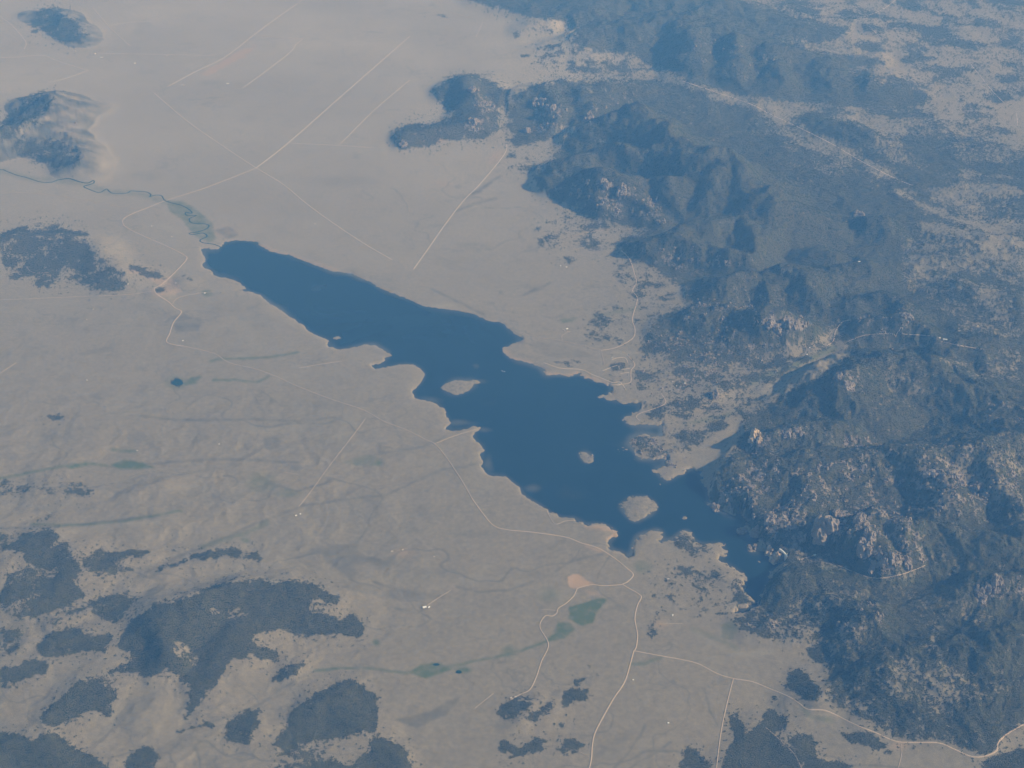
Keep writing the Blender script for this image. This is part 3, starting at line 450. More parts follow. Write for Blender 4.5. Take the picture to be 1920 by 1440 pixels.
conf = np.clip(look(blur(np.maximum(tree_m > .3, high_m).astype(np.float32), 9, 2), PX, PY)*1.8, 0, 1)
hill *= (1 - sstep(660, 735, PX)*(PY < 1000)*(1-conf**.8))
rug = np.clip(look(rug_m, PX, PY)*0.75 + hill/260 + .55*sstep(215,130,PX)*sstep(340,320,PY)*sstep(10,60,hill), 0, 1.25)
rug *= sstep(-330, -120, PY) * 0 + 1
base = look(base_m, PX, PY)
crag_m = blank(); poly(crag_m, [(1190,480),(1500,560),(1960,700),(2400,760),(2400,1500),(1300,1500),(1150,900),(1150,600)]); crag_m = blur(crag_m, 40, 2)
CRAG = look(crag_m, PX, PY)
gully = sstep(230, 150, PX)*sstep(345, 325, PY)
rug_r = np.maximum(sstep(850, 1000, PX)*(.60+.40*CRAG), .9*gully)                     # granite country is craggy, the left hills are smooth
relief = (ridged(wx, wy, 1500, 7, 31, .56)*74*rug*(.22+.78*rug_r) + fbm(GX, GY, 240, 4, 41)*24*rug*(.30+.70*rug_r))
plain = 7*fbm(GX, GY, 2600, 4, 51) + 8
roll = sstep(640, 900, PY)*sstep(1000, 500, PX)
plain = plain + roll*15*ridged(wx, wy, 900, 4, 61) + (1.0+1.6*sstep(23000, 12000, GY))*(fbm(GX, GY, 330, 5, 71, .55) + .6*ridged(wx, wy, 520, 3, 73))
Z = hill + base*55 + relief + plain
far = sstep(-100, -420, PY); Z += far*(250*ridged(GX, GY, 14000, 5, 81)+60)
LW = look(lake_w, PX, PY); JAG = 3.0 + 5.0*sstep(960, 1080, PX)
LN = look(lake_s, PX + JAG*fbm(GX, GY, 65, 4, 91, .62), PY + .75*JAG*fbm(GX, GY, 65, 4, 95, .62))
Z = 3 + (np.maximum(Z, 0)) * np.clip((0.60-LW)/0.5, 0, 1)**1.15
wet = np.maximum(Z, 4)
Z = Z*(1-LN) - wet*LN*1.0
Z = np.where(LN > 0.97, np.minimum(Z, -6), Z)
PXZ, PYZ = survey(GX, GY, Z)                      # where each piece of ground shows on the survey maps

def bil_height(x, y):                             # terrain height under ground points
    px, py = survey(np.asarray(x, float), np.asarray(y, float), 0.0)
    i = np.clip(np.searchsorted(gx, px)-1, 0, NX-2); j = np.clip(np.searchsorted(-gy, -py)-1, 0, NY-2)
    a = np.clip((px-gx[i])/(gx[i+1]-gx[i]), 0, 1); b = np.clip((py-gy[j])/(gy[j+1]-gy[j]), 0, 1)
    return (Z[j,i]*(1-a)+Z[j,i+1]*a)*(1-b)+(Z[j+1,i]*(1-a)+Z[j+1,i+1]*a)*b
def at(px, py):                                   # ground point seen at a map position
    z = np.zeros_like(np.asarray(px, float))
    for _ in range(14):
        x, y = ground(px, py, z); z = 0.4*z + 0.6*np.maximum(bil_height(x, y), 0)
    x, y = ground(px, py, z)
    return x, y, np.maximum(bil_height(x, y), 0)

# ---- cover masks per terrain point
jx = PXZ + 6*fbm(GX, GY, 300, 5, 101, .6); jy = PYZ + 4*fbm(GX, GY, 300, 5, 105, .6)
WOODM = look((wood_id > 0).astype(np.float32), PXZ, PYZ)
inmap = sstep(-470, -300, PXZ)*sstep(2390, 2250, PXZ)*sstep(-118, -60, PYZ)
fx_ = 4.5*fbm(GX, GY, 70, 3, 107, .6); fy_ = 3.2*fbm(GX, GY, 70, 3, 109, .6)
D = 0.80*look(tree_b, jx+fx_, jy+fy_) + 0.26*look(tree_o, jx+fx_, jy+fy_)
n1 = fbm(GX, GY, 300, 5, 111, .66); n2 = .75*gnoise(GX/24, GY/24, 121) + .75*gnoise(GX/52, GY/52, 123)
nL = fbm(GX, GY*.8, 780, 6, 113, .64); park = sstep(1250, 1500, PX)*sstep(620, 380, PY)
n1 = n1*(1-park) + nL*1.0*park
outside = np.clip(0.42 + 0.5*fbm(GX, GY, 6000, 3, 131), 0, .8)*sstep(300, 1400, PXZ)
D = D*inmap + outside*(1-inmap)
edge = D*(1-D)*4
massif = look(blur(high_m, 8, 2), PXZ, PYZ)*(WOODM < .5)
n3 = fbm(GX, GY, 700, 6, 117, .7)
F = sstep(0.34, 0.66, D + ((n1*0.78 + n2*0.46)*(0.46+0.74*edge) + massif*((n3*.46+n2*.62)*(.45+.55*CRAG)) + massif*(.03*(1-CRAG)-.02*CRAG)) * sstep(0.02, .2, D))
land = (LN < 0.42) & (Z > 0.8)
no_ = fbm(GX, GY, 34, 2, 125, .8); To = look(tree_s, jx, jy)*inmap
F = np.maximum(F, sstep(.30, .42, no_ + .9*(To-.38)) * sstep(.03, .10, To) * .95)       # outlying trees round the woods
F *= land
RK = look(rock_m, jx, jy)
rn = fbm(GX, GY, 170, 4, 141, .65)
RK = RK + .20*massif*rug_r
rn = rn*.45 + .75*fbm(GX, GY, 65, 3, 143, .7)
ROCK = sstep(0.52, 0.66, RK*.84 + rn*0.85*(sstep(0, .25, RK)) - .16) * land
GREEN = look(green_m, PXZ + 3*fbm(GX, GY, 120, 3, 151), PYZ + 2*fbm(GX, GY, 120, 3, 155)); GREEN = np.clip(GREEN*(1.05+.7*fbm(GX, GY, 110, 4, 157, .65)), 0, 1)
PALE = np.clip(look(pale_m, jx, jy)*(1+0.5*fbm(GX, GY, 300, 3, 159)), 0, 1)
RED = np.clip(look(red_m, jx, jy)*(1+0.6*fbm(GX, GY, 150, 3, 161)), 0, 1)
SCRUB = np.clip(look(scrub_m, PXZ+2.5*fbm(GX, GY, 150, 3, 163), PYZ+2*fbm(GX, GY, 150, 3, 165))*(1+0.8*fbm(GX, GY, 140, 3, 167)), 0, 1)
def veins(wl, seed, w, cover):                    # dry washes: thin branching lines of scrub
    a_ = np.abs(gnoise(wx/wl + .35*fbm(GX, GY, wl*.4, 3, seed+3), wy/wl + .35*fbm(GX, GY, wl*.4, 3, seed+7), seed))
    return sstep(w, 0, a_) * sstep(cover, cover+.25, fbm(GX, GY, wl*2.2, 3, seed+11))
VEIN = np.maximum.reduce([veins(2600, 301, .011, -.15), .8*veins(1300, 331, .015, -.05), .7*veins(640, 361, .024, .05)])
nearp = .55 + .45*sstep(24000, 14000, GY)
MOT = np.clip(fbm(wx, wy, 420, 6, 171, .72)*.42 - .07, 0, .4)*(.35+.65*sstep(-.2, .3, fbm(GX, GY, 3500, 3, 175)))
MOT = np.maximum(MOT, np.float32(.48)*VEIN)*nearp
PALE = np.maximum(PALE, np.clip(fbm(wx, wy, 700, 7, 191, .68)*.5 - .14, 0, .25))
SCRUB = np.maximum(SCRUB, MOT*(1-F))
SCRUB = np.maximum(SCRUB, np.clip(.42*look(rug_m, PXZ, PYZ) + .85*sstep(235,150,PXZ)*sstep(345,320,PYZ)*(hill > 12), 0, 1)*(.8+.8*fbm(GX, GY, 300, 5, 193)))
ISL = land_ids[np.clip(((PY-MY0)/MST).astype(int), 0, MH-1), np.clip(((PX-MX0)/MST).astype(int), 0, MW-1)] > 0
SCRUB = np.maximum(SCRUB, np.clip(1.3*fbm(GX, GY, 45, 3, 195, .7), 0, .7)*ISL)
SHORE = np.clip(look(shore_m, PX, PY)*2.0, 0, .5)*(1-np.clip((LN-.5)*4, 0, 1))
SHORE *= (0.5+0.9*fbm(GX, GY, 400, 4, 169))*np.where(land_ids[np.clip(((PY-MY0)/MST).astype(int), 0, MH-1), np.clip(((PX-MX0)/MST).astype(int), 0, MW-1)] > 0, .4, 1)

# ------------------------------------------------------------------ materials
def mat(name):
    m = bpy.data.materials.new(name); m.use_nodes = True
    nt = m.node_tree; b = nt.nodes['Principled BSDF']
    b.inputs['Roughness'].default_value = 0.9; b.inputs['Specular IOR Level'].default_value = 0.15
    return m, nt, b
def N(nt, t, **k):
    n = nt.nodes.new(t)
    for a, v in k.items(): setattr(n, a, v)
    return n
def noise_node(nt, coord, scale, detail=4, rough=.6, dist=0):
    n = N(nt, 'ShaderNodeTexNoise'); n.inputs['Scale'].default_value = scale; n.inputs['Detail'].default_value = detail
    n.inputs['Roughness'].default_value = rough; n.inputs['Distortion'].default_value = dist
    nt.links.new(coord, n.inputs['Vector']); return n.outputs['Fac']
def mix(nt, fac, a, b, mode='MIX'):
    n = N(nt, 'ShaderNodeMix', data_type='RGBA', blend_type=mode)
    for s, v in ((n.inputs[0], fac), (n.inputs[6], a), (n.inputs[7], b)):
        if isinstance(v, (int, float)): s.default_value = v
        elif isinstance(v, tuple): s.default_value = (*v, 1) if len(v) == 3 else v
        else: nt.links.new(v, s)
    return n.outputs[2]
def ramp(nt, fac, a, b):
    n = N(nt, 'ShaderNodeMapRange'); n.inputs[1].default_value = a; n.inputs[2].default_value = b
    nt.links.new(fac, n.inputs[0]); return n.outputs[0]
def attr(nt, name):
    n = N(nt, 'ShaderNodeAttribute', attribute_name=name); return n.outputs['Fac']
def simple(name, c, rough=.8, var=.12, scale=.3):
    m, nt, b = mat(name)
    co = N(nt, 'ShaderNodeTexCoord').outputs['Object']
    f = noise_node(nt, co, scale, 3)
    nt.links.new(mix(nt, f, tuple(x*(1-var) for x in c), tuple(min(1, x*(1+var)) for x in c)), b.inputs['Base Color'])
    b.inputs['Roughness'].default_value = rough
    return m

GRASS_A = (.265,.224,.160); GRASS_B = (.236,.205,.150); GRASS_C = (.272,.236,.168)
def ground_material():
    m, nt, b = mat('dry_grassland')
    co = N(nt, 'ShaderNodeTexCoord').outputs['Object']
    big = ramp(nt, noise_node(nt, co, 1/2600, 5, .6, .6), .3, .7)
    mid = ramp(nt, noise_node(nt, co, 1/420, 6, .65, .8), .32, .68)
    fine = ramp(nt, noise_node(nt, co, 1/45, 5, .7), .3, .7)
    c = mix(nt, big, GRASS_A, GRASS_B); 
    k = N(nt, 'ShaderNodeMath', operation='MULTIPLY'); nt.links.new(mid, k.inputs[0]); k.inputs[1].default_value = .28
    c = mix(nt, k.outputs[0], c, GRASS_C)
    k2 = mix(nt, fine, (.84,.84,.84), (1.14,1.135,1.12)); c = mix(nt, 1.0, c, k2, 'MULTIPLY')
    c = mix(nt, attr(nt, 'far_pale'), c, (.40,.35,.278))
    c = mix(nt, attr(nt, 'pale'), c, (.335,.295,.215))
    c = mix(nt, attr(nt, 'shore'), c, (.345,.285,.215))
    c = mix(nt, attr(nt, 'red'), c, (.45,.315,.205))
    c = mix(nt, attr(nt, 'scrub'), c, (.105,.105,.085))
    c = mix(nt, attr(nt, 'green'), c, (.108,.136,.068))
    rk = mix(nt, fine, (.185,.158,.132), (.33,.275,.23))
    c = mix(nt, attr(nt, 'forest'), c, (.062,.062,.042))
    c = mix(nt, attr(nt, 'rock'), c, rk)
    nt.links.new(c, b.inputs['Base Color']); b.inputs['Specular IOR Level'].default_value = 0.0
    b.inputs['Roughness'].default_value = 1.0
    bp = N(nt, 'ShaderNodeBump'); bp.inputs['Strength'].default_value = .35; bp.inputs['Distance'].default_value = 9
    nt.links.new(noise_node(nt, co, 1/60, 5, .65), bp.inputs['Height']); nt.links.new(bp.outputs[0], b.inputs['Normal'])
    return m
M_GROUND = ground_material()

def water_material(name, deep, shoal):
    m, nt, b = mat(name)
    co = N(nt, 'ShaderNodeTexCoord').outputs['Object']
    f = ramp(nt, noise_node(nt, co, 1/900, 4, .6, 1.0), .35, .65)
    nt.links.new(mix(nt, f, deep, shoal), b.inputs['Base Color'])
    sh = attr(nt, 'shallow'); nt.links.new(mix(nt, sh, b.inputs['Base Color'].links[0].from_socket, (.125,.125,.105)), b.inputs['Base Color'])
    b.inputs['Roughness'].default_value = .22; b.inputs['Specular IOR Level'].default_value = .5; b.inputs['IOR'].default_value = 1.33
    bp = N(nt, 'ShaderNodeBump'); bp.inputs['Strength'].default_value = .25; bp.inputs['Distance'].default_value = .6
    nt.links.new(noise_node(nt, co, 1/22, 4, .65), bp.inputs['Height']); nt.links.new(bp.outputs[0], b.inputs['Normal'])
    return m
M_LAKE = water_material('lake_water', (.006,.023,.041), (.009,.028,.046))
M_RIVER = water_material('river_water', (.010,.045,.060), (.014,.055,.065))

def tree_material():
    m, nt, b = mat('conifer_foliage')
    v = attr(nt, 'tone')
    c = mix(nt, v, (.021,.032,.016), (.110,.117,.062))
    nt.links.new(c, b.inputs['Base Color']); b.inputs['Roughness'].default_value = 1; b.inputs['Specular IOR Level'].default_value = 0
    return m
M_TREE = tree_material()
def rock_material():
    m, nt, b = mat('pink_granite')
    co = N(nt, 'ShaderNodeTexCoord').outputs['Object']
    f = ramp(nt, noise_node(nt, co, 1/18, 5, .7), .3, .7)
    nt.links.new(mix(nt, f, (.19,.165,.145), (.34,.285,.245)), b.inputs['Base Color']); b.inputs['Roughness'].default_value = 1; b.inputs['Specular IOR Level'].default_value = 0
    bp = N(nt, 'ShaderNodeBump'); bp.inputs['Strength'].default_value = .6; bp.inputs['Distance'].default_value = 5
    nt.links.new(noise_node(nt, co, 1/14, 4, .7), bp.inputs['Height']); nt.links.new(bp.outputs[0], b.inputs['Normal'])
    return m
M_ROCK = rock_material()
M_TAN = simple('tan_cut_granite', (.50,.39,.28), .95, .18, 1/15)
M_ROAD = simple('graded_dirt', (.47,.37,.275), .95, .14, 1/120)
M_TRACK = simple('worn_dirt_track', (.40,.32,.24), .95, .14, 1/120)
M_FAR = simple('pale_caliche_road', (.54,.45,.36), .95, .1, 1/120)
M_WHITE = simple('white_painted_metal', (.80,.80,.78), .5, .05)
M_WALL = simple('pale_board_walls', (.62,.58,.52), .8, .08)
M_ROOFR = simple('weathered_tan_roof', (.52,.46,.40), .7, .1)
M_CONC = simple('pale_concrete', (.66,.64,.60), .8, .08, .1)
M_DARK = simple('dark_glass', (.05,.06,.07), .3, .1)
M_FOAM = simple('white_foam', (.75,.78,.80), .8, .1)
M_HULL = simple('white_gelcoat', (.82,.82,.82), .3, .03)

# ------------------------------------------------------------------ mesh helpers
def mesh_np(name, V, Q, material, smooth=True, attrs=None, parent=None):
    me = bpy.data.meshes.new(name)
    V = np.ascontiguousarray(V, np.float32); Q = np.ascontiguousarray(Q, np.int32); k = Q.shape[1]
    me.vertices.add(len(V)); me.vertices.foreach_set('co', V.ravel())
    me.loops.add(Q.size); me.loops.foreach_set('vertex_index', Q.ravel())
    me.polygons.add(len(Q)); me.polygons.foreach_set('loop_start', np.arange(0, Q.size, k, dtype=np.int32))
    me.polygons.foreach_set('loop_total', np.full(len(Q), k, np.int32))
    me.polygons.foreach_set('use_smooth', np.full(len(Q), smooth, bool))
    for a, vals in (attrs or {}).items():
        at_ = me.attributes.new(a, 'FLOAT', 'POINT'); at_.data.foreach_set('value', np.ascontiguousarray(vals, np.float32).ravel())
    me.update(calc_edges=True)
    me.materials.append(material)
    o = bpy.data.objects.new(name, me); col.objects.link(o)
    if parent: o.parent = parent
    return o
def put(name, bm, material, parent=None, smooth=False):
    bmesh.ops.recalc_face_normals(bm, faces=bm.faces)
    me = bpy.data.meshes.new(name); bm.to_mesh(me); bm.free(); me.materials.append(material)
    if smooth:
        for p in me.polygons: p.use_smooth = True
    o = bpy.data.objects.new(name, me); col.objects.link(o)
    if parent: o.parent = parent
    return o
def empty(name, loc, rz=0.0):
    o = bpy.data.objects.new(name, None); col.objects.link(o); o.location = loc; o.rotation_euler.z = rz; o.empty_display_size = 10
    return o
def tag(o, label=None, cat=None, group=None, kind=None):
    if label: o['label'] = label
    if cat: o['category'] = cat
    if group: o['group'] = group
    if kind: o['kind'] = kind
    return o

# ------------------------------------------------------------------ ground, islands, lake
idx = np.arange(NX*NY, dtype=np.int32).reshape(NY, NX)
Q = np.stack([idx[:-1,:-1], idx[1:,:-1], idx[1:,1:], idx[:-1,1:]], -1).reshape(-1, 4)[:, ::-1]
P = np.stack([GX, GY, Z], -1).reshape(-1, 3)
FAR_PALE = np.clip(sstep(10500, 27000, GY + 1500*fbm(GX, GY, 5000, 3, 181)) * (0.75+0.35*fbm(GX, GY, 2500, 5, 183)), 0, 1)  # mixes the ground colour paler with growing distance, broken up by noise
FAR_PALE = FAR_PALE*(1-.75*sstep(1050, 1350, PXZ))
AT = dict(far_pale=FAR_PALE, forest=F, rock=ROCK, green=GREEN, pale=PALE, red=RED, scrub=SCRUB, shore=SHORE)
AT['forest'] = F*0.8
AT = {k: np.clip(v, 0, 1).ravel() for k, v in AT.items()}
lid = land_ids[np.clip(((PY-MY0)/MST).astype(int), 0, MH-1), np.clip(((PX-MX0)/MST).astype(int), 0, MW-1)]
lid = lid * ((PX > -400) & (PX < 2300) & (PY > -100) & (PY < 1600))
cid = lid[:-1, :-1].reshape(-1)
def submesh(name, faces, material):
    u, inv = np.unique(faces, return_inverse=True)
    return mesh_np(name, P[u], inv.reshape(faces.shape), material, True, {k: v[u] for k, v in AT.items()})
g_ = submesh('ground', Q[cid == 0], M_GROUND); tag(g_, kind='structure')
for k, (lab, _) in enumerate(ISLANDS):
    o = submesh('island', Q[cid == k+1], M_GROUND); tag(o, lab, 'island', kind='structure')
wetq = np.maximum.reduce([LN[:-1,:-1], LN[1:,:-1], LN[1:,1:], LN[:-1,1:]]).reshape(-1)
near = (look(blur(lake_m, 6, 1), PX, PY) > 0.01)
nq = (near[:-1,:-1] | near[1:,1:] | near[1:,:-1] | near[:-1,1:]).reshape(-1) | (cid > 0)
fw = Q[nq]; u, inv = np.unique(fw, return_inverse=True)
W = P[u].copy(); W[:, 2] = 0.0
lm = look(blur(lake_m, 7, 2), PX, PY); shal = sstep(.93, .5, lm + .22*fbm(GX, GY, 500, 4, 401)) * (.35+.5*sstep(-.1, .4, fbm(GX, GY, 1500, 2, 405)))
for cx_, cy_, rx_, ry_ in ((800,752,22,9),(860,793,30,6),(893,686,7,5),(905,806,14,5),(915,868,10,16),(1000,915,16,8),(893,716,26,5)):
    shal = np.maximum(shal, .55*np.clip(1.3-np.hypot((PX-cx_)/rx_, (PY-cy_)/ry_) + .5*fbm(GX, GY, 200, 3, 409), 0, 1)*(lm > .3))
tag(mesh_np('lake', W, inv.reshape(fw.shape), M_LAKE, True, {'shallow': shal.ravel()[u]}), kind='structure')

# ------------------------------------------------------------------ forests (tree masses nobody could count)
fy = (gy[:-1] <= 1640) & (gy[:-1] > -330)
J, I = np.nonzero((F[:-1,:-1] > 0.02) & fy[:, None])
f = F[J, I]; dens = D[J, I]; rk = ROCK[J, I]
pr = np.clip(f*1.02, 0, .93)*np.where(rk > .5, .16, 1.0)
keep = rng.random(len(J)) < pr
J, I = J[keep], I[keep]
a = rng.random(len(J)); b = rng.random(len(J))
A = np.stack([GX, GY, Z], -1)
C0 = A[J, I]; pos = C0 + a[:, None]*(A[J, I+1]-C0) + b[:, None]*(A[J+1, I]-C0)
cw = np.linalg.norm(A[J, I+1]-C0, axis=1)
rad = np.minimum(cw, 26)*(0.42+0.34*rng.random(len(J))); hgt = np.clip(rad*(.55+0.5*rng.random(len(J))), 4, 12)
sx_ = ((A[J, I+1]-C0)[:, 2]/np.maximum((A[J, I+1]-C0)[:, 0], .1)); e_ = A[J+1, I]-C0; sy_ = (e_[:, 2]-sx_*e_[:, 0])/np.maximum(e_[:, 1], .1)
tone = np.clip(0.42 + 0.42*fbm(pos[:,0], pos[:,1], 1800, 5, 201, .62) + .55*fbm(pos[:,0], pos[:,1], 75, 2, 207) + 0.75*(rng.random(len(J))-.5), 0, 1)
px_, py_ = survey(pos[:,0], pos[:,1], pos[:,2])
wid = wood_id[np.clip(((py_-MY0)/MST).astype(int), 0, MH-1), np.clip(((px_-MX0)/MST).astype(int), 0, MW-1)]
wid = np.where((px_ > -470) & (px_ < 2380) & (py_ > -110) & (py_ < 1660), wid, 0)
def clumps(name, s):
    n = len(s); p = pos[s]; r = rad[s]; h = hgt[s]; th = rng.random(n)*6.283
    V = np.empty((n, 6, 3), np.float32)
    for k in range(4):
        rr = r*(0.8+0.4*rng.random(n))
        V[:, k, 0] = p[:,0]+rr*np.cos(th+k*math.pi/2); V[:, k, 1] = p[:,1]+rr*np.sin(th+k*math.pi/2); V[:, k, 2] = p[:,2] + h*(.18+.2*rng.random(n)) + (V[:, k, 0]-p[:,0])*sx_[s] + (V[:, k, 1]-p[:,1])*sy_[s]
    V[:, 4] = p; V[:, 4, 2] += h; V[:, 4, 0] += r*.25*(rng.random(n)-.5)
    V[:, 5] = p; V[:, 5, 2] -= 3
    base_i = (np.arange(n)*6)[:, None]
    T = np.concatenate([base_i + np.array([[k, (k+1) % 4, 4]]) for k in range(4)] + [base_i + np.array([[(k+1) % 4, k, 5]]) for k in range(4)], 0)
    return mesh_np(name, V.reshape(-1, 3), T, M_TREE, False, {'tone': np.repeat(tone[s], 6)})
for k in [0] + sorted(WOOD_LABEL):
    s = np.nonzero(wid == k)[0]
    if len(s) == 0: continue
    o = clumps('forest' if k == 0 else 'wood', s)
    tag(o, WOOD_LABEL.get(k, 'dark conifer forest over the mountains and scattered groves'), 'forest' if k == 0 else 'wood', kind='stuff')
print('tree clumps', len(J))

# ------------------------------------------------------------------ boulders (scree nobody could count)
J, I = np.nonzero((ROCK[:-1,:-1] > 0.25) & fy[:, None])
keep = rng.random(len(J)) < 0.34*ROCK[J, I]
J, I = J[keep], I[keep]; n = len(J)
C0 = A[J, I]; pos = C0 + rng.random(n)[:, None]*(A[J, I+1]-C0) + rng.random(n)[:, None]*(A[J+1, I]-C0)
r = np.minimum(np.linalg.norm(A[J, I+1]-C0, axis=1), 22)*(0.4+1.1*rng.random(n)**2.2)
h = r*(0.9+0.9*rng.random(n)); th = rng.random(n)*6.283
V = np.empty((n, 11, 3), np.float32)
for k in range(5):
    rr = r*(.75+.5*rng.random(n)); an = th+k*2*math.pi/5
    V[:, k, 0] = pos[:,0]+rr*np.cos(an); V[:, k, 1] = pos[:,1]+rr*np.sin(an); V[:, k, 2] = pos[:,2]-r*.4
    rr = rr*(.55+.35*rng.random(n))
    V[:, 5+k, 0] = pos[:,0]+rr*np.cos(an); V[:, 5+k, 1] = pos[:,1]+rr*np.sin(an); V[:, 5+k, 2] = pos[:,2]+h*(.55+.3*rng.random(n))
V[:, 10] = pos; V[:, 10, 2] += h
bi = (np.arange(n)*11)[:, None]
T = np.concatenate([bi+np.array([[k, (k+1)%5, 5+(k+1)%5]]) for k in range(5)]+[bi+np.array([[k, 5+(k+1)%5, 5+k]]) for k in range(5)]+[bi+np.array([[5+k, 5+(k+1)%5, 10]]) for k in range(5)], 0)
tag(mesh_np('boulder_field', V.reshape(-1, 3), T, M_ROCK, False), 'pale pinkish granite boulders strewn over the mountains and shore', 'boulders', kind='stuff')
print('boulders', n)

# ------------------------------------------------------------------ roads, tracks and river (draped strips)
def strip(name, pts, width, material, lift=2.0, z_abs=None, step=2.5):
    xs, ys = [], []
    n = len(pts)
    def cr(k, t):
        p = [pts[min(max(k+d, 0), n-1)] for d in (-1, 0, 1, 2)]
        return [0.5*((2*p[1][c])+(-p[0][c]+p[2][c])*t+(2*p[0][c]-5*p[1][c]+4*p[2][c]-p[3][c])*t*t+(-p[0][c]+3*p[1][c]-3*p[2][c]+p[3][c])*t**3) for c in (0, 1)]
    for k in range(n-1):
        L = max(1, int(math.hypot(pts[k+1][0]-pts[k][0], pts[k+1][1]-pts[k][1])/step))
        for q in range(L):
            x, y = cr(k, q/L); xs.append(x); ys.append(y)
    xs.append(pts[-1][0]); ys.append(pts[-1][1])
    x, y, z = at(np.array(xs), np.array(ys))
    tx, ty = np.gradient(x), np.gradient(y); l = np.hypot(tx, ty)+1e-6
    nx_, ny_ = -ty/l, tx/l
    w = width*.9*(1+0.22*gnoise(x/170, y/170, 7))/2
    V = []
    for s in (-1, -.5, 0, .5, 1):
        a_, b_ = x+nx_*w*s, y+ny_*w*s
        zz = bil_height(a_, b_) if z_abs is None else np.full_like(a_, z_abs)
        V.append(np.stack([a_, b_, zz], 1))
    V = np.stack(V, 1); V[:, :, 2] = np.maximum(V[:, :, 2], V[:, :, 2].mean(1, keepdims=True)) + lift
    V[:, 0, 2] -= lift*1.6; V[:, 4, 2] -= lift*1.6
    m = len(x); ii = np.arange(m*5).reshape(m, 5)
    Qs = np.stack([ii[:-1,:-1], ii[:-1,1:], ii[1:,1:], ii[1:,:-1]], -1).reshape(-1, 4)[:, ::-1]
    o = mesh_np(name, V.reshape(-1, 3), Qs, material, True); tag(o, kind='structure'); return o

ROADS = [
 (19, [(480,315),(540,268),(640,180),(768,68)]),
 (17, [(480,315),(430,335),(385,352),(330,370),(305,378),(280,388),(245,402),(232,410),(230,418),(240,428),(275,445),(310,460),(345,478),(350,485),(340,498),(318,520),(300,535),(289,541),(295,552),(315,565),(328,577),(340,585),(325,605),(318,625),(312,640),(325,646),(345,649)]),
 (14, [(345,649),(400,662),(430,680),(480,692),(520,707),(560,725),(620,748),(680,768),(720,790),(760,805),(800,825),(815,832),(835,855),(865,900),(885,935)]),
 (15, [(885,935),(907,965),(925,985),(950,993),(1000,998),(1060,1007),(1090,1018),(1120,1027),(1150,1045),(1175,1065),(1187,1078),(1175,1092),(1168,1096),(1195,1112),(1202,1120),(1195,1135),(1190,1160),(1195,1190),(1192,1215),(1188,1220)]),
 (16, [(1188,1220),(1180,1250),(1170,1280),(1150,1310),(1130,1345),(1115,1375),(1110,1400),(1108,1425),(1100,1460),(1085,1520)]),
 (14, [(1188,1220),(1230,1228),(1280,1237),(1310,1245),(1345,1263),(1375,1272),(1410,1278),(1440,1290),(1480,1307),(1500,1320),(1515,1330),(1550,1333),(1600,1357),(1640,1373),(1680,1390),(1720,1392),(1760,1393),(1790,1405),(1820,1418),(1845,1418),(1868,1408),(1872,1392),(1890,1375),(1920,1358),(1970,1330)]),
 (11, [(1375,1272),(1365,1310),(1352,1370),(1343,1440),(1335,1500)]),
 (12, [(1168,1096),(1130,1098),(1110,1096),(1085,1102),(1080,1108),(1075,1118),(1060,1132),(1047,1140),(1043,1150),(1035,1155),(1022,1155),(1012,1175),(1028,1208),(1015,1240),(1005,1270),(993,1293),(975,1302),(957,1312)]),
 (14, [(950,270),(945,290),(900,345),(870,375),(835,420),(800,470),(775,505)]),
 (15, [(1165,470),(1180,485),(1190,515),(1193,530),(1186,545),(1195,560),(1187,590),(1186,603),(1190,615),(1188,632),(1170,645),(1150,653),(1127,657)]),
 (14, [(1175,664),(1190,683),(1183,695),(1183,712),(1180,718),(1162,721),(1145,722)]),
 (13, [(1240,738),(1248,755),(1230,765),(1200,775),(1193,782),(1200,789)]),
 (12, [(1597,600),(1580,603),(1567,620),(1562,640),(1550,648)]),
 (18, [(1280,152),(1340,172),(1410,196),(1440,212),(1500,240),(1560,270),(1620,305),(1680,335),(1712,348)]),
 (10, [(0,562),(60,560),(150,556),(240,552),(289,545)]),
 (14, [(1497,1050),(1512,1046),(1527,1041)]),
]
